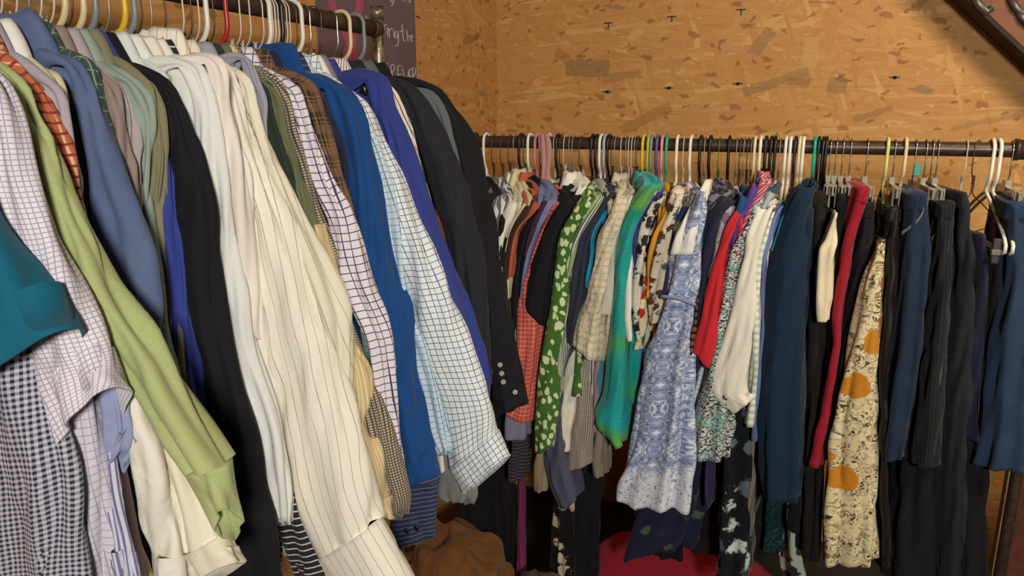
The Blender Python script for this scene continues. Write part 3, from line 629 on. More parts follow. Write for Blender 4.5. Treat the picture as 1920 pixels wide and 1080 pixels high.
m_('navy_sheer', '1a1e34', 'floral', s=16, c2='3a4450', c3='4c5848', t=.22); m_('bw_bloom', '0f0f14', 'floral', s=15, c2='c4ccc8', c3='5d6870', t=.40, r=.4, c4='10121a'); m_('cream_on_black', '0e0c0e', 'floral', s=18, c2='c9b896', c3='c9b896', t=.42)
m_('teal_glitter', '0a1c20', 'speckle', s=130, c2='1f4a48', c3='0c1c1e', rough=.4); m_('white_teal', 'a9b4a8', 'floral', s=20, c2='2c6a58', c3='1a2a2a', t=.42); m_('magenta', '7c2a58'); m_('dull_purple', '33294c'); m_('lavender', '8a86a2'); m_('grey_stripe', '332c38', 'hstripe', p=.011, w=.002, c2='6c6470')
m_('beige', '9a8a6c'); m_('dark_grey_beige', '7c7264')

def lg(n, t, m, s, l, c, rows=None, hk=('W', 'white'), **k):
    return dict(n=n, t=t, m=M[m], s=s, l=l, c=c, rows=rows, hk=hk, **k) if rows else dict(n=n, t=t, m=M[m], s=s, l=l, c=c, hk=hk, **k)
LEFT = [
 lg('shirt', .470, 'teal', 'teal short-sleeved shirt', 'teal short-sleeved shirt nearest the camera, open sleeve jutting out', 'shirt', [(230, -180, -75), (320, -150, -30), (410, -130, 5), (-110, 600, 78, 505), (-70, 805, 139, 602)], ('P', 'white'), short=1, b=.04, hem=1.1, w2=.02, open=.005),
 lg('dress_shirt', .487, 'navy_gingham', 'navy gingham shirt', 'navy and white gingham shirt hanging under the teal sleeve', 'shirt', [(420, -80, -10), (560, -60, 35), (690, -60, 80), (780, -60, 112), (900, -50, 146), (1100, -40, 168)], b=.02),
 lg('dress_shirt', .512, 'white_check', 'white fine-checked shirt', 'white shirt with fine grey check, wide sleeve behind the teal one', 'shirt', [(150, -80, 8), (220, -60, 48), (330, -40, 76), (450, 0, 110), (540, 20, 163), (650, 60, 205), (128, 866, 230, 712)], short=1, b=.03, cuff=0),
 lg('dress_shirt', .522, 'lav_check', 'lavender graph-check shirt', 'pale lavender graph-check shirt seen below the white checked sleeve', 'shirt', [(560, 40, 120), (700, 60, 170), (866, 90, 200), (980, 120, 208), (1110, 150, 215)], b=.014),
 lg('dress_shirt', .533, 'lav_stripe', 'lavender striped shirt', 'lavender and slate striped sleeve low beside the graph-check shirt', 'shirt', [(640, 130, 160), (760, 150, 185), (830, 165, 205), (930, 180, 225), (1010, 200, 245), (1110, 215, 272)], b=.014),
 lg('dress_shirt', .541, 'blue_lavender', 'dusty blue shirt', 'dusty blue sleeve end peeking out beside lavender stripes', 'shirt', [(620, 150, 200), (700, 175, 225), (780, 195, 242), (840, 200, 248), (195, 888, 222, 868)], b=.012),
 lg('dress_shirt', .556, 'light_green', 'light green shirt', 'light green long-sleeved shirt with open unbuttoned cuff', 'shirt', [(140, -10, 28), (165, 8, 50), (215, 30, 68), (268, 48, 104), (395, 92, 150), (470, 120, 190), (540, 150, 222), (652, 208, 300), (778, 283, 376), (350, 880, 434, 868), (412, 1010, 445, 955)], b=.026, cuff=1, sf=.006, open=.02),
 lg('dress_shirt', .568, 'crumpled_ivory', 'crumpled ivory shirt', 'crumpled ivory linen shirt sleeve below the green sleeve', 'shirt', [(620, 190, 230), (690, 212, 255), (760, 228, 292), (830, 236, 320), (920, 262, 346), (1000, 280, 352), (1110, 290, 368)], b=.022, sf=.012, crk=.003),
 lg('dress_shirt', .580, 'ivory', 'smooth ivory shirt', 'smooth ivory shirt with wide cuff under the green cuff', 'shirt', [(620, 220, 270), (700, 250, 300), (830, 300, 348), (930, 330, 395), (352, 1035, 425, 995), (370, 1100, 448, 1052)], b=.02, cuff=1),
 lg('shirt', .592, 'orange_plaid', 'orange plaid shirt', 'orange and white plaid shirt right behind the light green one', 'shirt', [(150, 30, 64), (200, 60, 100), (280, 90, 135), (340, 110, 146), (390, 122, 152), (600, 150, 190)], b=.014),
 lg('dress_shirt', .606, 'taupe_lavender', 'greyish lavender shirt', 'greyish lavender shirt sliver behind the orange plaid', 'shirt', [(170, 80, 118), (215, 98, 134), (300, 112, 147), (400, 130, 156), (600, 160, 195)], b=.012),
 lg('dress_shirt', .622, 'pale_yellow', 'pale yellow shirt', 'pale yellow shirt shoulder with white collar left of chambray one', 'shirt', [(140, 70, 104), (165, 85, 118), (240, 100, 130), (420, 140, 160)], mc=M['white'], b=.012),
 lg('dress_shirt', .655, 'chambray', 'blue chambray shirt', 'blue chambray shirt with raised collar and folded-back sleeve', 'shirt', [(122, 112, 152), (160, 138, 174), (210, 148, 190), (280, 158, 220), (400, 183, 263), (500, 205, 298), (580, 232, 312), (268, 640, 300, 625)], ('W', 'white'), b=.03, ch=.045),
 lg('shirt', .673, 'green_plaid', 'dark green plaid shirt', 'dark green plaid shirt behind the blue chambray sleeve', 'shirt', [(118, 150, 176), (200, 170, 204), (325, 190, 243), (380, 212, 255), (600, 258, 306), (660, 268, 312)], ('W', 'white'), b=.012),
 lg('shirt', .688, 'mauve', 'brownish mauve shirt', 'brownish mauve shirt third along from the chambray one', 'shirt', [(140, 165, 190), (170, 190, 222), (240, 205, 240), (400, 222, 262), (560, 240, 280)], ('W', 'steel'), b=.012),
 lg('shirt', .703, 'pale_mauve', 'pale grey-pink shirt', 'pale grey-pink shirt with folded shoulder before the sage one', 'shirt', [(172, 200, 236), (220, 218, 253), (300, 225, 262), (390, 240, 266), (540, 250, 280)], ('W', 'white'), b=.012),
 lg('shirt', .720, 'sage', 'sage grey shirt', 'sage grey shirt with long pointed sleeve tip', 'shirt', [(158, 222, 262), (180, 240, 282), (210, 252, 290), (250, 256, 291), (350, 258, 282), (409, 266, 274)], ('W', 'white'), b=.016),
 lg('shirt', .734, 'khaki', 'khaki shirt', 'khaki shirt sliver behind the sage grey shirt', 'shirt', [(155, 260, 282), (200, 270, 302), (260, 284, 310), (300, 288, 311), (420, 280, 302)], ('P', 'cream'), b=.012),
 lg('dress_shirt', .746, 'bright_blue', 'bright ultramarine shirt', 'bright ultramarine blue sleeve hanging against black clothes', 'shirt', [(235, 282, 294), (300, 292, 318), (350, 298, 326), (425, 303, 339), (540, 320, 359), (652, 335, 375), (740, 350, 389), (382, 830, 402, 822)], ('W', 'dark'), b=.014, mb=M['black']),
 lg('blazer', .762, 'black', 'long black jacket', 'long black jacket between ultramarine sleeve and white sleeves', 'jacket', [(160, 285, 318), (178, 290, 326), (215, 310, 345), (245, 318, 355), (300, 320, 378), (400, 325, 402), (540, 348, 412), (652, 370, 434), (803, 395, 478), (904, 405, 496), (1100, 420, 535)], ('P', 'cream'), b=.016, hem=.6),
 lg('dress_shirt', .780, 'seafoam', 'pale seafoam shirt', 'pale seafoam shirt shoulder above the black jacket', 'shirt', [(140, 270, 312), (160, 290, 322), (200, 308, 330), (245, 322, 346), (500, 340, 390)], ('P', 'grey'), b=.012),
 lg('dress_shirt', .802, 'mint_white', 'mint white shirt', 'mint white long-sleeved shirt, first of the white sleeves', 'shirt', [(122, 330, 372), (150, 350, 386), (200, 368, 402), (300, 375, 420), (420, 402, 438), (526, 412, 458), (652, 438, 480), (803, 488, 528), (904, 504, 545), (978, 520, 544)], ('W', 'steel'), b=.022),
 lg('shirt', .826, 'warm_white', 'warm white short-sleeved shirt', 'warm white shirt with hemmed elbow-length sleeve', 'shirt', [(118, 385, 418), (200, 400, 436), (260, 404, 452), (400, 424, 474), (520, 440, 486), (444, 606, 492, 640)], ('P', 'yellow'), short=1, b=.028, hem=.8),
 lg('dress_shirt', .842, 'white', 'plain white long-sleeved shirt', 'plain white long sleeve reaching down to the striped top', 'shirt', [(300, 430, 462), (420, 440, 476), (520, 448, 492), (650, 468, 512), (800, 492, 532), (900, 508, 548), (516, 985, 552, 975)], ('P', 'grey'), b=.016),
 lg('blouse', .856, 'bw_stripe', 'black and white striped top', 'black top with white stripes below the white sleeves', 'top', [(500, 460, 500), (800, 495, 540), (940, 505, 575), (1000, 520, 610), (1110, 565, 660)], ('W', 'dark'), b=.012),
 lg('dress_shirt', .875, 'cream_pin', 'front cream pinstriped shirt', 'large cream pinstriped shirt with long sleeve and wide cuff', 'shirt', [(128, 392, 430), (165, 402, 446), (200, 412, 458), (260, 430, 476), (330, 448, 505), (400, 468, 541), (494, 484, 580), (652, 505, 630), (809, 530, 673), (547, 938, 702, 900), (600, 1040, 712, 972), (660, 1150, 782, 1100)], ('W', 'steel'), b=.036, cuff=1, ch=.05, sf=.004),
 lg('dress_shirt', .900, 'cream_pin_b', 'rear cream pinstriped shirt', 'second cream pinstriped shirt, half hidden behind the large one', 'shirt', [(150, 440, 464), (200, 455, 480), (255, 470, 498), (330, 490, 534), (400, 515, 568), (475, 545, 610), (576, 588, 657), (620, 605, 660), (680, 622, 659), (760, 638, 656)], ('W', 'dark'), b=.028),
 lg('dress_shirt', .935, 'grey_lavender', 'grey-lavender shirt', 'grey-lavender collared shirt right of the cream pinstriped shirts', 'shirt', [(112, 448, 466), (150, 465, 482), (190, 480, 497), (240, 486, 498), (420, 500, 520)], ('W', 'white'), b=.018),
 lg('shirt', .952, 'dark_green', 'dark green shirt', 'very dark green shirt sliver before the olive one', 'shirt', [(165, 485, 500), (210, 495, 513), (270, 508, 530), (330, 528, 548), (430, 545, 566)], ('W', 'dark'), b=.016),
 lg('shirt', .968, 'olive', 'olive shirt', 'olive green shirt sliver beside small checked one', 'shirt', [(175, 500, 520), (250, 518, 537), (300, 533, 554), (400, 560, 584), (520, 585, 610)], ('W', 'white'), b=.016),
 lg('dress_shirt', .982, 'tan_stripe', 'tan striped shirt', 'tan striped sleeve hanging below the cream pinstriped ones', 'shirt', [(420, 575, 610), (560, 610, 645), (652, 640, 664), (695, 650, 692), (753, 655, 701), (790, 655, 694), (841, 668, 717), (930, 700, 735), (972, 707, 737)], ('P', 'white'), b=.022, cuff=1),
 lg('dress_shirt', 1.000, 'small_check', 'tiny-checked brown shirt', 'brown and white tiny-checked shirt with long pointed cuff', 'shirt', [(155, 500, 528), (190, 520, 542), (252, 532, 555), (300, 548, 570), (400, 575, 602), (488, 605, 632), (545, 620, 643), (650, 650, 676), (765, 688, 716), (860, 700, 750), (930, 720, 768), (732, 975, 760, 960)], ('W', 'dark'), b=.02),
 lg('dress_shirt', 1.025, 'white_plaid', 'white windowpane plaid shirt', 'white shirt with dark purple windowpane plaid', 'shirt', [(165, 530, 556), (200, 548, 572), (259, 565, 592), (330, 588, 618), (400, 616, 660), (526, 642, 700), (600, 678, 730), (652, 698, 737), (780, 715, 744), (735, 905, 758, 895)], ('P', 'red'), b=.026, sf=.007),
 lg('flannel_shirt', 1.060, 'flannel', 'brown plaid flannel shirt', 'brown and tan plaid flannel shirt with dark collar', 'shirt', [(155, 560, 586), (200, 580, 607), (274, 602, 628), (330, 622, 642), (400, 643, 660), (460, 655, 672)], ('W', 'white'), b=.024),
 lg('shirt', 1.085, 'navy', 'dark navy shirt', 'dark navy shirt sliver between brown flannel and blue shirt', 'shirt', [(175, 585, 604), (230, 608, 627), (300, 630, 650), (360, 640, 655), (500, 660, 680)], ('W', 'white'), b=.014),
 lg('dress_shirt', 1.152, 'navy_stripe', 'navy striped shirt', 'navy striped cuff with two dark buttons at the bottom', 'shirt', [(640, 735, 770), (760, 738, 785), (850, 736, 800), (900, 738, 822), (735, 1032, 815, 1008)], ('W', 'white'), b=.02, cuff=1, btn=[(763, 995), (781, 990)]),
 lg('dress_shirt', 1.135, 'blue', 'deep blue shirt', 'deep blue shirt with upright collar and closed cuff', 'shirt', [(165, 605, 650), (200, 622, 673), (250, 638, 692), (330, 655, 709), (400, 664, 724), (526, 690, 746), (589, 712, 768), (702, 733, 782), (800, 746, 803), (752, 868, 812, 842), (758, 915, 826, 890)], ('P', 'white'), b=.034, cuff=1, ch=.05),
 lg('dress_shirt', 1.168, 'pale_blue_check', 'pale blue checked shirt', 'pale blue checked shirt right behind the deep blue one', 'shirt', [(180, 637, 660), (230, 658, 690), (300, 688, 722), (400, 715, 748), (526, 740, 768), (589, 752, 782), (700, 780, 820), (800, 802, 843), (825, 855, 845, 845)], ('P', 'black'), b=.018),
 lg('dress_shirt', 1.192, 'blue_check', 'white shirt with blue grid', 'white shirt with dark blue grid check and wide cuff', 'shirt', [(190, 655, 685), (237, 675, 710), (278, 690, 730), (330, 712, 754), (400, 734, 779), (460, 750, 805), (526, 766, 832), (652, 795, 882), (753, 830, 918), (846, 876, 932, 808), (872, 926, 954, 855)], ('W', 'white'), b=.03, cuff=1),
 lg('dress_shirt', 1.212, 'white', 'white shirt with small cuff', 'white cuff sticking out between deep blue and grid-checked cuffs', 'shirt', [(620, 770, 800), (700, 782, 815), (820, 800, 832), (808, 908, 845, 880)], ('W', 'dark'), b=.016),
 lg('jacket', 1.226, 'grey', 'grey jacket', 'grey jacket hem seen below the grid-checked cuff', 'jacket', [(500, 790, 830), (700, 800, 870), (850, 815, 893), (925, 822, 894), (942, 840, 884)], ('P', 'white'), b=.016),
 lg('dress_shirt', 1.255, 'royal', 'royal blue shirt', 'royal purple-blue shirt with broad yoke and no visible cuff', 'shirt', [(150, 685, 724), (200, 702, 742), (260, 724, 764), (333, 745, 790), (400, 765, 812), (557, 815, 869), (702, 865, 913), (745, 880, 917)], ('B', 'black'), b=.03, ch=.03, dy=-.01),
 lg('dress_shirt', 1.290, 'brown_stripe', 'white and brown striped shirt', 'white shirt with fine brown stripes before the charcoal jacket', 'shirt', [(165, 708, 736), (218, 735, 764), (270, 755, 778), (326, 775, 792), (420, 800, 818)], ('W', 'dark'), b=.018),
 lg('suit_jacket', 1.345, 'charcoal', 'charcoal suit jacket', 'charcoal suit jacket left of the black one', 'jacket', [(160, 735, 772), (200, 760, 806), (250, 780, 836), (300, 800, 857), (400, 830, 886), (513, 850, 907), (620, 870, 917), (720, 880, 920)], ('B', 'black'), b=.04, th=.03),
 lg('jacket', 1.388, 'slate_grey', 'slate grey jacket', 'slate grey sliver of a jacket between charcoal and black jackets', 'jacket', [(180, 790, 815), (260, 833, 849), (330, 850, 864), (400, 868, 884), (560, 900, 914), (700, 903, 922)], ('P', 'cream'), b=.014),
 lg('suit_jacket', 1.440, 'black', 'black suit jacket', 'black suit jacket with buttoned cuff at the rack end', 'jacket', [(165, 790, 822), (204, 812, 850), (240, 830, 878), (300, 850, 903), (400, 878, 920), (513, 898, 942), (650, 912, 967), (720, 925, 980), (931, 780, 990, 756)], ('P', 'grey'), b=.045, th=.03, btn=[(938, 684), (941, 700), (944, 716), (966, 735)], bm=BTW),
]
def rg(n, h, m, s, l, c, rows, hk=('W', 'steel'), **k): return dict(n=n, h=h, m=M[m], s=s, l=l, c=c, rows=rows, hk=hk, **k)
RIGHT = [
 rg('blouse', 912, 'black', 'leftmost black top', 'black top at the left end of the back rack', 'top', [(365, 898, 922), (400, 903, 918), (560, 922, 934)], ('P', 'white')),
 rg('blouse', 943, 'leaf_stripe', 'grey swirl-striped blouse', 'white blouse with grey swirling stripes at left end of rack', 'blouse', [(375, 915, 948), (395, 912, 945), (430, 918, 940), (480, 926, 940), (600, 935, 950)], ('W', 'dark')),
 rg('blouse', 957, 'black_brown', 'dark brown-black top', 'dark brown-black top behind the swirl-striped blouse', 'top', [(400, 926, 955), (440, 929, 945), (500, 935, 950)], ('W', 'dark')),
 rg('blouse', 967, 'white', 'white blouse by swirl stripes', 'white blouse with rounded collar beside the swirl-striped blouse', 'blouse', [(385, 942, 972), (440, 930, 952), (480, 932, 947), (560, 938, 950)], ('W', 'steel')),
 rg('blouse', 978, 'pale_yellow', 'pale yellow blouse', 'pale yellow blouse with upright collar near the left end', 'blouse', [(385, 965, 985), (420, 955, 962), (470, 947, 951), (560, 950, 956)], ('P', 'black')),
 rg('blouse', 986, 'dark_brown', 'dark brown blouse', 'dark brown blouse with gold stripe trim', 'blouse', [(392, 972, 1000), (440, 950, 970), (500, 940, 955), (560, 945, 957), (740, 950, 960)], ('W', 'steel')),
 rg('blouse', 994, 'orange', 'rust orange blouse', 'rust orange blouse with pointed collar', 'blouse', [(385, 995, 1012), (430, 968, 974), (460, 958, 968), (520, 952, 960)], ('P', 'white')),
 rg('blouse', 1008, 'black', 'black top beside coral shirt', 'black top just left of the coral plaid shirt', 'top', [(400, 992, 1012), (440, 974, 992), (520, 962, 976), (620, 955, 966)], ('P', 'pink')),
 rg('blouse', 1016, 'burgundy', 'burgundy top', 'burgundy top sliver with dark collar', 'top', [(385, 1008, 1020), (430, 994, 999), (480, 980, 984)], ('W', 'dark')),
 rg('shirt', 1030, 'chambray_b', 'dusty blue chambray shirt', 'dusty blue chambray shirt sliver beside coral plaid', 'shirt', [(380, 1018, 1032), (430, 1000, 1010), (480, 982, 992), (560, 972, 980)], ('P', 'white')),
 rg('shirt', 1042, 'coral_plaid', 'coral plaid shirt', 'coral red plaid shirt hanging under the black tee', 'shirt', [(385, 1032, 1050), (440, 1005, 1020), (490, 988, 1005), (540, 974, 990), (590, 965, 1012), (700, 962, 1004), (943, 780, 995, 798)], ('W', 'white'), mc=M['pale_yellow'], wv=.004),
 rg('blouse', 1047, 'lavender', 'dull lavender top', 'dull lavender top hem below the coral plaid shirt', 'top', [(500, 975, 990), (700, 955, 985), (790, 942, 986), (826, 943, 984)], ('P', 'black'), Y=1.84, col=0),
 rg('blouse', 1053, 'grey_stripe', 'dark striped sleeve', 'dark sleeve with grey striped cuff below lavender hem', 'top', [(600, 965, 990), (800, 958, 982), (905, 950, 974)], ('W', 'dark'), Y=1.87, col=0),
 rg('t_shirt', 1061, 'black', 'black short-sleeved tee', 'black short-sleeved tee in front of the coral plaid shirt', 'shirt', [(378, 1046, 1076), (400, 1030, 1068), (440, 1006, 1052), (503, 986, 1042), (550, 974, 1034), (974, 566, 1016, 616)], ('W', 'white'), sd=.05, Y=1.785),
 rg('dress_shirt', 1077, 'white', 'white open-collared shirt', 'white open-collared shirt right above the black tee', 'shirt', [(352, 1078, 1092), (400, 1060, 1072), (440, 1046, 1052), (600, 1030, 1034)], ('W', 'steel'), ch=.04, cn=.018, dz=.0, Y=1.86),
 rg('blouse', 1090, 'ivory_plain', 'off-white blouse before leaf print', 'off-white blouse between white collar and leaf-print blouse', 'blouse', [(360, 1090, 1104), (400, 1072, 1078)], ('W', 'dark'), Y=1.86),
 rg('blouse', 1112, 'leaf_green', 'green leaf-print blouse', 'green blouse with pale leaf blots and long sleeve', 'blouse', [(372, 1084, 1112), (390, 1073, 1100), (440, 1049, 1076), (500, 1038, 1062), (560, 1029, 1056), (688, 1007, 1044), (768, 998, 1039), (997, 855, 1032, 843)], ('P', 'black'), sd=.05, Y=1.78),
 rg('blouse', 1120, 'pale_green', 'pale green cardigan', 'pale green cardigan sliver right of the leaf-print blouse', 'cardigan', [(372, 1108, 1122), (410, 1090, 1102), (450, 1076, 1084), (520, 1062, 1066)], ('P', 'black')),
 rg('blouse', 1128, 'pin_bw', 'black and white pinstriped blouse', 'black and white pinstriped blouse behind the pale green cardigan', 'blouse', [(372, 1118, 1132), (430, 1084, 1098), (490, 1064, 1074), (560, 1056, 1066), (650, 1044, 1058), (745, 1038, 1050)], ('P', 'white')),
 rg('shirt', 1136, 'dark_slate', 'dark slate shirt', 'dark slate button shirt with rolled short sleeve', 'shirt', [(368, 1130, 1146), (420, 1096, 1118), (480, 1076, 1102), (560, 1064, 1094), (1056, 632, 1082, 655)], ('P', 'lilac')),
 rg('shirt', 1143, 'slate', 'crumpled slate shirt', 'crumpled slate sleeve and cuff hanging low beside the leaf print', 'shirt', [(660, 1058, 1076), (760, 1040, 1058), (850, 1016, 1062), (905, 1022, 1074), (1046, 962, 1082, 938)], ('P', 'black'), Y=1.82, col=0, sf=.008),
 rg('shirt', 1150, 'beige', 'beige tube-sleeved shirt', 'beige sleeve end hanging below the leaf-print sleeve', 'shirt', [(700, 1020, 1038), (840, 1003, 1026), (925, 1000, 1021)], ('W', 'dark'), Y=1.85, col=0),
 rg('blouse', 1156, 'turquoise', 'turquoise blue top', 'turquoise blue sliver beside the beige crinkled blouse', 'top', [(400, 1128, 1136), (440, 1106, 1116), (480, 1102, 1110), (540, 1094, 1102)], ('W', 'steel'), col=0),
 rg('blouse', 1167, 'crinkle_beige', 'beige crinkled blouse', 'beige crinkled check blouse with short loose sleeve', 'blouse', [(368, 1150, 1175), (400, 1138, 1168), (440, 1121, 1152), (494, 1109, 1138), (560, 1094, 1130), (600, 1078, 1128), (1064, 648, 1120, 684)], ('W', 'white'), sd=.055, sf=.008, Y=1.785),
 rg('blouse', 1176, 'ivory_plain', 'plain ivory blouse', 'plain ivory blouse between beige crinkled and teal ones', 'blouse', [(372, 1168, 1184), (440, 1148, 1160), (500, 1134, 1150), (590, 1118, 1146)], ('W', 'steel')),
 rg('shirt', 1181, 'crumpled_ivory', 'ivory linen shirt', 'ivory linen sleeve hanging low beside brown gingham', 'shirt', [(600, 1100, 1116), (680, 1062, 1092), (760, 1046, 1078), (850, 1050, 1062)], ('W', 'white'), Y=1.82, col=0),
 rg('shirt', 1187, 'brown_gingham', 'brown gingham shirt', 'brown and white gingham shirt hem under the beige blouse', 'shirt', [(600, 1108, 1122), (700, 1082, 1110), (780, 1070, 1110), (1058, 888, 1110, 870)], ('W', 'white'), Y=1.825, col=0, sf=.007),
 rg('blouse', 1192, 'dusty_pink', 'dusty pink top', 'dusty pink sliver left of the teal banded blouse', 'top', [(600, 1122, 1132), (700, 1112, 1124), (810, 1108, 1118)], ('W', 'steel'), Y=1.83, col=0),
 rg('blouse', 1197, 'taupe', 'taupe sleeve top', 'taupe straight sleeve hanging below the brown gingham hem', 'top', [(600, 1130, 1140), (780, 1110, 1134), (897, 1112, 1131)], ('W', 'dark'), Y=1.84, col=0),
 rg('blouse', 1208, 'teal_bands', 'teal banded silk blouse', 'shiny teal silk blouse with green bands', 'blouse', [(348, 1200, 1232), (380, 1180, 1216), (420, 1160, 1196), (487, 1150, 1180), (560, 1146, 1172), (661, 1137, 1170), (742, 1128, 1170), (1110, 792, 1172, 822), (1150, 842, 1166, 838)], ('P', 'yellow'), sd=.05, Y=1.785, sf=.007),
 rg('blouse', 1217, 'white', 'white blouse beside teal', 'white blouse with long front, right of the teal one', 'blouse', [(360, 1196, 1226), (403, 1176, 1208), (440, 1168, 1192), (500, 1170, 1186), (560, 1171, 1185), (640, 1168, 1186)], ('P', 'olive')),
 rg('blouse', 1223, 'violet', 'violet blue top', 'violet blue top sliver behind the white blouse', 'top', [(366, 1214, 1232), (409, 1188, 1206), (450, 1184, 1194), (540, 1186, 1196)], ('P', 'grey')),
 rg('blouse', 1234, 'bw_floral', 'black and white floral blouse', 'black and white small floral blouse behind violet top', 'blouse', [(372, 1220, 1240), (420, 1198, 1220), (480, 1188, 1208), (560, 1184, 1202), (640, 1192, 1202)], ('P', 'purple')),
 rg('blouse', 1243, 'red_floral', 'pale blouse with red flowers', 'pale blouse hem with red flowers left of the blue dress', 'blouse', [(500, 1206, 1214), (570, 1196, 1214), (610, 1188, 1218), (655, 1182, 1206)], ('P', 'pink'), Y=1.81, col=0),
 rg('cardigan', 1252, 'mustard', 'mustard yellow cardigan', 'mustard yellow cardigan edge beside brown flowered blouse', 'cardigan', [(392, 1240, 1254), (440, 1222, 1234), (490, 1212, 1222), (560, 1208, 1216)], ('P', 'green')),
 rg('blouse', 1271, 'brown_floral', 'brown and teal flowered blouse', 'white blouse with brown and teal flowers', 'blouse', [(366, 1256, 1290), (400, 1246, 1278), (440, 1228, 1264), (500, 1217, 1254), (560, 1212, 1246), (610, 1214, 1240)], ('P', 'white')),
 rg('blouse', 1284, 'navy_floral', 'navy blouse with olive flowers', 'navy blouse with olive flowers behind the blue printed dress', 'blouse', [(385, 1276, 1298), (440, 1256, 1274), (490, 1250, 1264), (560, 1240, 1252)], ('W', 'white')),
 rg('blouse', 1297, 'lilac_floral', 'grey lace-patterned blouse', 'grey lace-patterned blouse behind the white dress straps', 'blouse', [(372, 1290, 1310), (410, 1276, 1290)], ('P', 'white'), Y=1.86),
 rg('sundress', 1315, 'tapestry', 'blue and white printed sundress', 'blue and white printed sleeveless sundress with waist tie', 'dress', [(362, 1308, 1323), (400, 1292, 1324), (440, 1270, 1320), (480, 1256, 1317), (530, 1246, 1310), (558, 1241, 1303), (572, 1239, 1299), (620, 1218, 1300), (688, 1187, 1300), (760, 1173, 1300), (822, 1161, 1301), (880, 1144, 1303), (1125, 940, 1302, 968)], ('P', 'black'), k='dress', Y=1.77, d=.07, sf=.024, nv=90, nt=96, wv=.004, dr=.4),
 rg('blouse', 1333, 'grey_floral', 'black and grey floral top', 'black and grey floral top on the black hanger beside sundress', 'top', [(362, 1330, 1366), (390, 1318, 1340), (420, 1316, 1326)], ('P', 'black'), Y=1.83),
 rg('blouse', 1350, 'grey_floral', 'second black floral top', 'black floral top just left of the navy top', 'top', [(365, 1350, 1378), (400, 1330, 1342)], ('W', 'green'), Y=1.84),
 rg('blouse', 1368, 'navy', 'navy long-sleeved top', 'navy long-sleeved top right of the blue printed sundress', 'top', [(378, 1352, 1382), (410, 1324, 1354), (470, 1314, 1340), (535, 1308, 1326), (620, 1302, 1314), (700, 1298, 1308)], ('P', 'black')),
 rg('blouse', 1383, 'lilac_floral', 'lilac grey floral blouse', 'lilac grey floral blouse left of the red top', 'blouse', [(388, 1356, 1380), (420, 1346, 1372), (460, 1336, 1358), (520, 1324, 1340)], ('W', 'steel')),
 rg('blouse', 1390, 'brown_dots', 'black top with brown dots', 'black top with brown dots showing below the red sleeve', 'top', [(480, 1330, 1340), (560, 1304, 1318), (640, 1290, 1306), (720, 1285, 1303)], ('W', 'dark'), col=0),
 rg('blouse', 1397, 'deep_blue', 'deep blue top', 'deep blue top sliver left of the purple cardigan', 'top', [(372, 1386, 1404), (400, 1378, 1392), (440, 1360, 1368)], ('W', 'steel')),
 rg('shirt', 1404, 'pale_blue_check', 'pale checked shirt', 'pale checked shirt edge low between sundress and speckled blouse', 'shirt', [(660, 1312, 1326), (760, 1294, 1306), (860, 1288, 1298)], ('W', 'dark'), col=0, Y=1.83),
 rg('blouse', 1416, 'red', 'bright red sleeve top', 'bright red top with narrow hanging sleeve', 'top', [(400, 1378, 1394), (428, 1360, 1378), (472, 1344, 1364), (560, 1322, 1352), (620, 1310, 1347), (1300, 662, 1328, 695)], ('P', 'cream'), Y=1.785),
 rg('cardigan', 1427, 'purple', 'purple cardigan', 'purple cardigan with slanting front edge', 'cardigan', [(350, 1410, 1432), (396, 1388, 1406), (440, 1370, 1384), (480, 1364, 1374)], ('P', 'white')),
 rg('blouse', 1437, 'pink_stripe', 'pink striped blouse', 'pink and red striped blouse with pointed shoulder', 'blouse', [(345, 1426, 1450), (380, 1404, 1426), (430, 1382, 1400), (480, 1374, 1384)], ('P', 'black'), ch=.045, dz=.012),
 rg('blouse', 1447, 'grey_blue_floral', 'grey-blue floral blouse', 'grey-blue floral blouse between pink stripes and white hangers', 'blouse', [(348, 1436, 1462), (380, 1424, 1440), (420, 1408, 1416)], ('P', 'black')),
 rg('blouse', 1454, 'speckle', 'speckled mint and black blouse', 'speckled black, white and mint blouse left of white blouse', 'blouse', [(370, 1408, 1436), (425, 1392, 1424), (472, 1366, 1400), (560, 1347, 1388), (640, 1335, 1378), (715, 1319, 1374), (801, 1294, 1374), (865, 1297, 1363)], ('P', 'black'), sd=.05, Y=1.795, sf=.009),
 rg('blouse', 1474, 'silky_white', 'silky white blouse', 'silky white blouse with flared turned-up sleeve hem', 'blouse', [(392, 1418, 1446), (434, 1398, 1432), (487, 1391, 1420), (560, 1372, 1417), (650, 1352, 1413), (736, 1331, 1404), (1372, 782, 1416, 745)], ('P', 'white'), dz=-.045, sd=.05, Y=1.785, sf=.008),
 rg('blouse', 1483, 'polka', 'sheer polka-dot blouse', 'sheer mint blouse with white dots right of white blouse', 'blouse', [(400, 1448, 1458), (440, 1432, 1442), (500, 1416, 1430), (600, 1412, 1426), (740, 1404, 1420), (800, 1398, 1414)], ('P', 'white'), col=0, dz=-.045),
 rg('blouse', 1492, 'dark_grey_beige', 'greyish beige top', 'greyish beige sleeve hanging low behind the polka-dot blouse', 'top', [(600, 1424, 1430), (770, 1400, 1418), (900, 1396, 1414), (1010, 1399, 1408)], ('P', 'black'), col=0, Y=1.84),
 rg('blouse', 1500, 'periwinkle', 'periwinkle blue top', 'periwinkle blue top beside the dark teal-navy one', 'top', [(388, 1458, 1476), (420, 1440, 1460), (470, 1424, 1444), (560, 1425, 1436), (640, 1421, 1432), (830, 1410, 1420)], ('P', 'cream'), dz=-.05),
 rg('blouse', 1507, 'turquoise', 'aqua top', 'aqua sliver between periwinkle and teal-navy tops', 'top', [(388, 1474, 1484), (420, 1460, 1466), (470, 1444, 1448)], ('P', 'white'), col=0),
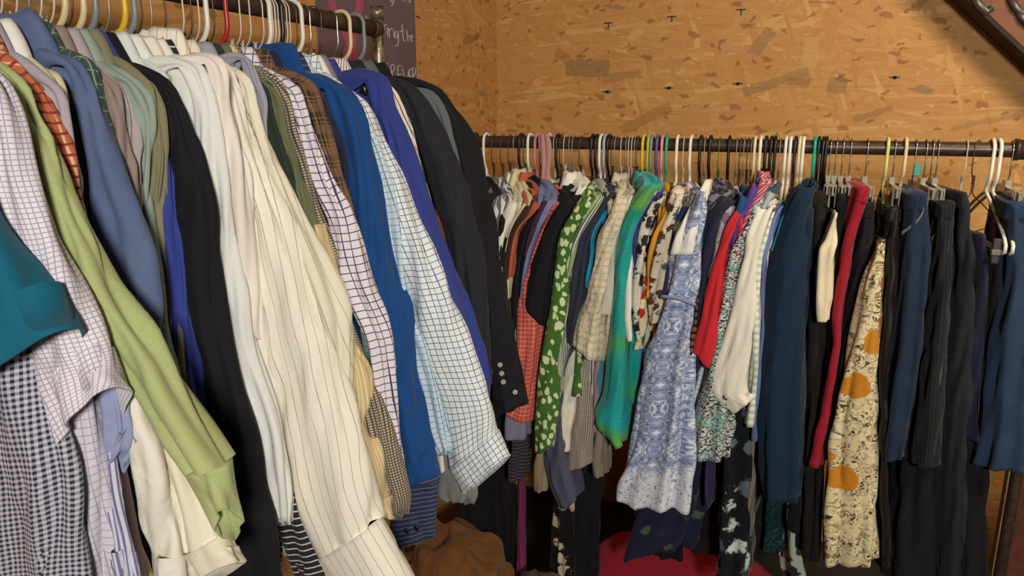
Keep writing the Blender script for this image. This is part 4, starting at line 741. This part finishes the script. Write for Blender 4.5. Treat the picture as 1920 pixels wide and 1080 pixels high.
 rg('tunic', 1528, 'teal_navy', 'dark teal-navy tunic', 'dark teal-navy knit tunic, widest plain piece mid rack', 'tunic', [(352, 1498, 1530), (372, 1482, 1526), (396, 1470, 1520), (456, 1448, 1514), (560, 1433, 1511), (742, 1417, 1508), (860, 1421, 1504), (945, 1431, 1500)], ('P', 'teal'), sd=.06, Y=1.78, sf=.006),
 rg('trousers', 1559, 'black_brown', 'brown-black trousers', 'brown-black trousers on clear clips beside the navy tunic', 'trousers', [(362, 1512, 1556), (440, 1514, 1556), (560, 1511, 1550), (800, 1506, 1545), (1045, 1502, 1535)], ('C', 'clear'), k='slab', Y=1.85, d=.15, wband=1),
 rg('trousers', 1570, 'cream', 'short cream garment', 'short cream folded garment hanging before brown-black trousers', 'clothing', [(400, 1566, 1570), (450, 1548, 1567), (470, 1532, 1566), (560, 1530, 1562), (584, 1533, 1555), (604, 1535, 1553)], ('C', 'clear'), k='slab', Y=1.80, d=.05, wb=.01),
 rg('trousers', 1582, 'black', 'black trousers by red skirt', 'black trousers just left of the red skirt', 'trousers', [(366, 1566, 1592), (440, 1564, 1584), (560, 1558, 1570), (740, 1546, 1550), (900, 1520, 1544), (1050, 1512, 1538)], ('C', 'clear'), k='slab', Y=1.85, d=.15, wband=1),
 rg('skirt', 1597, 'crimson', 'long crimson skirt', 'long crimson skirt with gathered waist and narrow fall', 'skirt', [(356, 1606, 1636), (376, 1600, 1634), (440, 1583, 1610), (560, 1566, 1588), (741, 1546, 1563), (1507, 868, 1544, 880)], ('C', 'clear'), k='slab', Y=1.82, d=.12, wband=1, sf=.01),
 rg('trousers', 1627, 'black', 'black trousers before gourd print', 'black trousers between crimson skirt and gourd-print skirt', 'trousers', [(384, 1612, 1644), (440, 1610, 1642), (500, 1598, 1626), (560, 1590, 1610), (700, 1568, 1580), (1060, 1545, 1550)], ('C', 'clear'), k='slab', Y=1.84, d=.15, wband=1),
 rg('skirt', 1665, 'squash', 'cream toile skirt with orange gourds', 'cream toile skirt with orange gourd print', 'skirt', [(456, 1645, 1657), (478, 1640, 1656), (516, 1622, 1652), (560, 1608, 1650), (688, 1580, 1645), (784, 1559, 1644), (860, 1549, 1648), (956, 1542, 1652), (1533, 1062, 1656, 1064)], ('P', 'lime'), k='slab', Y=1.80, d=.09, nv=80, nt=80, sf=.011, dr=.4, mw=None),
 rg('skirt', 1679, 'leather_black', 'black leather-look skirt', 'black leather-look skirt right of the gourd-print skirt', 'skirt', [(392, 1660, 1692), (450, 1660, 1690), (560, 1652, 1688), (800, 1650, 1668), (1062, 1658, 1672)], ('C', 'clear'), k='slab', Y=1.84, d=.14, wband=1),
 rg('jeans', 1698, 'jeans', 'dark blue jeans', 'dark blue denim jeans with stitched front pocket', 'jeans', [(368, 1700, 1748), (440, 1692, 1752), (527, 1688, 1752), (715, 1675, 1730), (865, 1655, 1702)], ('P', 'cream'), k='slab', Y=1.82, d=.13, wband=1),
 rg('skirt', 1718, 'black', 'long black skirt', 'long black skirt hanging lowest behind the dark blue jeans', 'skirt', [(380, 1752, 1768), (500, 1752, 1770), (700, 1734, 1775), (870, 1705, 1780), (1100, 1674, 1792)], ('B', 'black'), k='slab', Y=1.87, d=.12),
 rg('trousers', 1737, 'black_rib', 'black ribbed trousers', 'black ribbed trousers right of the dark blue jeans', 'trousers', [(384, 1762, 1800), (450, 1756, 1797), (560, 1750, 1794), (700, 1734, 1788), (878, 1714, 1776)], ('C', 'clear'), k='slab', Y=1.82, d=.14, wband=1),
 rg('trousers', 1750, 'charcoal', 'charcoal trousers', 'charcoal trousers hanging long beside black ribbed ones', 'trousers', [(365, 1800, 1818), (450, 1800, 1832), (560, 1798, 1840), (800, 1784, 1826), (1100, 1794, 1818)], ('B', 'brown'), k='slab', Y=1.83, d=.14, wband=1),
 rg('trousers', 1760, 'navy', 'dark navy trousers', 'dark navy trousers behind the two white empty hangers', 'trousers', [(440, 1834, 1858), (560, 1842, 1862), (700, 1828, 1850), (830, 1828, 1840)], ('C', 'clear'), k='slab', Y=1.83, d=.14),
 rg('trousers', 1813, 'black', 'rightmost black trousers', 'black trousers just left of the pale-hemmed blue jeans', 'trousers', [(470, 1858, 1880), (600, 1850, 1876), (800, 1818, 1868), (1100, 1812, 1869)], ('W', 'white'), k='slab', Y=1.85, d=.14),
 rg('jeans', 1899, 'jeans_b', 'mid-blue jeans', 'mid-blue jeans with flared frayed hem at right edge', 'jeans', [(385, 1884, 1945), (440, 1883, 1950), (527, 1880, 1955), (715, 1853, 1950), (840, 1840, 1942), (1834, 880, 1934, 888)], ('C', 'clear'), k='slab', Y=1.81, d=.13, wband=1, mw=None),
 # pieces that only show below the rest
 rg('skirt', 1323, 'navy_sheer', 'sheer navy skirt', 'sheer navy skirt with faint flowers below the printed sundress', 'skirt', [(600, 1270, 1330), (800, 1210, 1335), (900, 1182, 1334), (980, 1158, 1322), (1136, 1062, 1300, 1024)], ('W', 'steel'), k='slab', Y=1.90, d=.09, sf=.012),
 rg('trousers', 1464, 'bw_bloom', 'black trousers with white blooms', 'black trousers with large white blooms below speckled blouse', 'trousers', [(560, 1392, 1412), (760, 1374, 1412), (860, 1346, 1412), (950, 1336, 1410), (1100, 1332, 1398)], ('W', 'steel'), k='slab', Y=1.83, d=.12, sf=.010),
 rg('skirt', 1124, 'black', 'long black skirt in the corner', 'long black skirt hanging lowest left of the sundress', 'skirt', [(560, 1060, 1120), (850, 1030, 1128), (1100, 1010, 1120)], ('W', 'steel'), k='slab', Y=1.93, d=.07),
 rg('scarf', 1070, 'cream_on_black', 'black scarf with cream print', 'black scarf with cream print low before the corner skirt', 'scarf', [(600, 1075, 1090), (900, 1056, 1086), (1100, 1054, 1090)], ('W', 'steel'), k='slab', Y=1.88, d=.02, wb=.012),
 rg('scarf', 986, 'magenta', 'narrow magenta scarf', 'narrow magenta scarf hanging to the bottom edge in dark corner', 'scarf', [(600, 975, 983), (830, 970, 980), (900, 973, 986), (1000, 971, 991), (1110, 968, 992)], ('W', 'dark'), k='slab', Y=1.93, d=.02, wb=.010),
 rg('blouse', 1411, 'dull_purple', 'dull purple long top', 'dull purple strip low between sundress and bloomed trousers', 'top', [(600, 1345, 1352), (860, 1318, 1336), (955, 1322, 1334)], ('W', 'steel'), Y=1.86, col=0),
 rg('blouse', 1544, 'teal_glitter', 'glittery teal top', 'glittery teal top hanging low in the dark behind tunic', 'top', [(600, 1470, 1500), (900, 1430, 1470), (1035, 1420, 1462)], ('P', 'black'), k='slab', Y=1.93, d=.06),
 rg('skirt', 1550, 'white_teal', 'white and teal printed skirt', 'white and teal printed skirt edge low left of gourd-print skirt', 'skirt', [(600, 1500, 1520), (900, 1480, 1500), (1010, 1482, 1502), (1110, 1496, 1520)], ('P', 'black'), k='slab', Y=1.90, d=.05),
 rg('trousers', 1536, 'black', 'black trousers behind tunic', 'black trousers behind and right of the teal-navy tunic', 'trousers', [(420, 1510, 1518), (700, 1506, 1516), (1000, 1480, 1510)], ('P', 'black'), k='slab', Y=1.87, d=.12),
 rg('coat', 892, 'black', 'long black coat in the corner', 'long black coat in the dark corner beyond the left rack', 'coat', [(400, 885, 900), (700, 860, 945), (1100, 845, 966)], ('P', 'black'), k='slab', Y=1.93, d=.08),
 rg('coat', 926, 'black_brown', 'dark brown coat in the corner', 'dark brown long coat hanging between corner coat and magenta scarf', 'coat', [(450, 925, 945), (700, 930, 968), (1100, 900, 972)], ('W', 'dark'), k='slab', Y=1.98, d=.04),
 rg('trousers', 1270, 'black', 'black trousers behind sundress', 'black trousers hidden behind the printed sundress, seen at its hem', 'trousers', [(500, 1260, 1300), (900, 1240, 1300), (1050, 1235, 1290)], ('W', 'dark'), k='slab', Y=1.99, d=.03),
 rg('trousers', 1368, 'black_brown', 'dark trousers under speckled blouse', 'dark trousers showing between sundress hem and white-bloomed trousers', 'trousers', [(500, 1330, 1380), (900, 1296, 1370), (1040, 1292, 1366)], ('W', 'dark'), k='slab', Y=1.97, d=.05),
 rg('trousers', 1447, 'black', 'black trousers by bloomed pair', 'black trousers low between the bloomed pair and the navy tunic', 'trousers', [(500, 1420, 1460), (900, 1406, 1470), (1040, 1400, 1475)], ('W', 'dark'), k='slab', Y=1.97, d=.05),
]

# ------------------------------------------------------------------ hang the left rack
LEFT.sort(key=lambda g: g['t']); ts = [g['t'] for g in LEFT]
for i, g in enumerate(LEFT):
    gap = min(ts[i] - ts[i - 1] if i else .02, ts[i + 1] - ts[i] if i + 1 < len(ts) else .04)
    left_garment(g, i, gap)
    hanger((RX, g['t'], RZL), (1, 0), g['hk'][0], g['hk'][1], g['s'], drop=.045, ku=g['ku'], kz=g['kz'], swing=random.uniform(-.05, .05))
for k, t in enumerate((1.118, 1.145, 1.152, 1.160, 1.176, 1.184)):
    o = hanger((RX, t, RZL), (1, 0), 'W', 'white', 'crowded among white wires above the deep blue shirt', empty_=True, drop=.045, ku=.7, kz=.8, swing=random.uniform(-.04, .04)); o['group'] = 'crowded white wire hangers'
# ------------------------------------------------------------------ hang the back rack
for i, g in enumerate(RIGHT):
    if g.get('mw', 0) is None: g.pop('mw'); 
    if g.get('wband') and 'mw' not in g: g['mw'] = g['m']
    r = right_garment(g, i + 100)
    Xh = atY(g['h'], 268, BY)[0]
    hanger((Xh, BY, BZ), (0, -1), g['hk'][0], g['hk'][1], g['s'], drop=.045, ku=g['ku'], kz=g['kz'], swing=random.uniform(-.04, .04))
    if g['s'].startswith('blue and white printed'):
        lr_ = [(345, 1312, 1322), (375, 1298, 1318), (400, 1284, 1308), (440, 1266, 1302), (478, 1256, 1298)]
        L = [atY(a, b, 1.765) for a, b, c, d in rows4(lr_)]; R = [atY(c, d, 1.765) for a, b, c, d in rows4(lr_)]
        for k, (a, b) in enumerate(zip(L, R)):
            s_ = (.10, .06, .02, 0, 0)[k]; a[1] += s_; b[1] += s_
        loft('lining', M['white'], r, [p + [0, .02, 0] for p in L], [p + [0, .02, 0] for p in R], (0, .02, 0), nv=26, nt=30, fold=.002, seed=3, rim=.02)
        P = [atY(1240, 556, 1.768), atY(1255, 557, 1.762), atY(1275, 561, 1.760), atY(1300, 570, 1.768), atY(1302, 571, 1.80)]
        mb = MB().tube(smooth_path(P, 16), .0045, 8); mb.build('waist_tie', M['tapestry'], r)
    if g['s'] == 'dark blue jeans':
        ST = simple('pale_jeans_stitching', '8a8a86', .8)
        for off in (0, .0045):
            P = [atY(x, y, 1.822 - .003) + [0, 0, -off] for x, y in ((1727, 368), (1731, 392), (1722, 410), (1705, 425), (1690, 436))]
            MB().tube(smooth_path(P, 24), .0008, 5).build('pocket_stitching', ST, r)
for px, w_ in ((1861, 'left'), (1874, 'right')):
    Xh = atY(px, 268, BY)[0]
    hanger((Xh, BY, BZ), (0, -1), 'P', 'white', f'{w_} one of the empty pair near the right end', empty_=True, drop=.055, swing=.06)
hanger((atY(1835, 268, BY)[0], BY, BZ), (0, -1), 'W', 'dark', 'empty, just left of the two empty white ones', empty_=True, swing=-.5)

# ------------------------------------------------------------------ things low in the frame
def blob(name, c, r, mat, label, cat, seed, nz=.05, sq=.8, nu=64, nv=40, f=3.0):
    rs = np.random.RandomState(seed); K = rs.randn(10, 3) * f; PH = rs.rand(10) * 6.28
    V = []; UV = []
    for i in range(nv + 1):
        la = -math.pi / 2 + math.pi * i / nv
        for k in range(nu):
            lo = 2 * math.pi * k / nu; d = np.array([math.cos(la) * math.cos(lo), math.cos(la) * math.sin(lo), math.sin(la)])
            e = np.sign(d) * np.abs(d) ** sq
            n = sum(np.sin(K[j] @ d * (1 + j * .35) + PH[j]) / (1 + j * .35) for j in range(10)) * nz
            p = np.array(c) + np.array(r) * e * (1 + n); p[2] = max(p[2], .004); V.append(p); UV.append((lo * r[0], la * r[2]))
    Fc = [(i * nu + k, i * nu + (k + 1) % nu, (i + 1) * nu + (k + 1) % nu, (i + 1) * nu + k) for i in range(nv) for k in range(nu)]
    return meta(mesh_obj(name, V, Fc, mat, uvs=np.array(UV), origin=(c[0], c[1], 0)), label, cat)
CUSH = fab('cherry_red_cushion_cloth', 'b81a3a', cr=1.5)
blob('bean_bag', (-.25, 2.10, .11), (.33, .30, .165), CUSH, 'cherry red bean bag on the floor below the printed sundress', 'bean bag', 3, nz=.02, sq=.75)
HEAP = fab('tan_blanket_cloth', '744a22', cr=3, cs=12, bd=.02)
blob('blanket', (-.88, 1.78, .19), (.16, .18, .22), HEAP, 'crumpled tan blanket heap in the dark corner under the navy striped cuff', 'blanket', 8, nz=.06, sq=.7, f=3.5)
GR = fab('grey_green_blanket_cloth', '4c4638', cr=2, cs=14, bd=.015)
blob('blanket', (-.60, 1.75, .15), (.10, .16, .19), GR, 'dull grey-green blanket lying low beside the tan heap', 'blanket', 12, nz=.04, sq=.7)
# wooden things at lower right
TAN = simple('pale_wood', '8a7654', .75, noise=('75633f', 14)); RED = simple('reddish_brown_wood', '5e3020', .6, noise=('4c2418', 12))
a = atY(1892, 1000, 2.30); b = atY(1868, 1000, 2.30)
MB().box((b[0], 2.28, 0), (a[0] - .004, 2.315, 1.0)).build('post', TAN, origin=(a[0], 2.3, 0), smooth=False, bevel=.002)
meta(bpy.data.objects['post'] if False else COL.objects[-1], 'pale upright wooden post beneath the frayed blue jeans', 'post')
o = MB().box((a[0], 2.28, 0), (a[0] + .62, 2.305, 1.0)).build('wooden_panel', RED, origin=(a[0] + .3, 2.3, 0), smooth=False, bevel=.003)
meta(o, 'reddish-brown wooden panel at the lower right corner', 'panel')
# small things on the back rail
PK = fab('dusty_pink_ribbon_cloth', 'b0807c', cr=3, cs=60)
rr_ = [(252, 1012, 1026), (275, 1013, 1031), (300, 1017, 1030), (320, 1018, 1028), (338, 1016, 1030)]
L = [atY(a, b, 1.975) for a, b, c, d in rows4(rr_)]; Rr = [atY(c, d, 1.975) for a, b, c, d in rows4(rr_)]
o = loft('ribbon', PK, None, L, Rr, (0, .008, 0), nv=30, nt=28, fold=.004, crk=.002, seed=77, rim=.01)
meta(o, 'crumpled dusty pink ribbon tied on the back rail near its left end', 'ribbon')
TG = simple('teal_tag_plastic', '2f8f86', .5); p0 = atY(1720, 319, 1.972)
meta(MB().box(tuple(p0 + [-.008, -.003, -.014]), tuple(p0 + [.007, .003, .014])).build('size_tag', TG, origin=p0, smooth=False, bevel=.002), 'small teal size tag on a black hanger hook above the black skirt', 'tag')
p0 = atY(1867, 470, 1.80); CL = simple('grey_clip_plastic', '33302f', .35); ck = root('hanger_clip', tuple(p0)); meta(ck, 'grey hanger clip with metal band hanging below the white empty hangers', 'clip')
MB().box(tuple(p0 + [-.008, -.005, -.028]), tuple(p0 + [.008, .005, .026])).build('jaw', CL, ck, smooth=False, bevel=.003)
MB().box(tuple(p0 + [-.0095, -.0075, -.010]), tuple(p0 + [.0095, .0075, .003])).build('metal_band', hmat('steelhook'), ck, smooth=False, bevel=.002)
# strip the helper property
for o in bpy.data.objects:
    if '_w' in o: del o['_w']
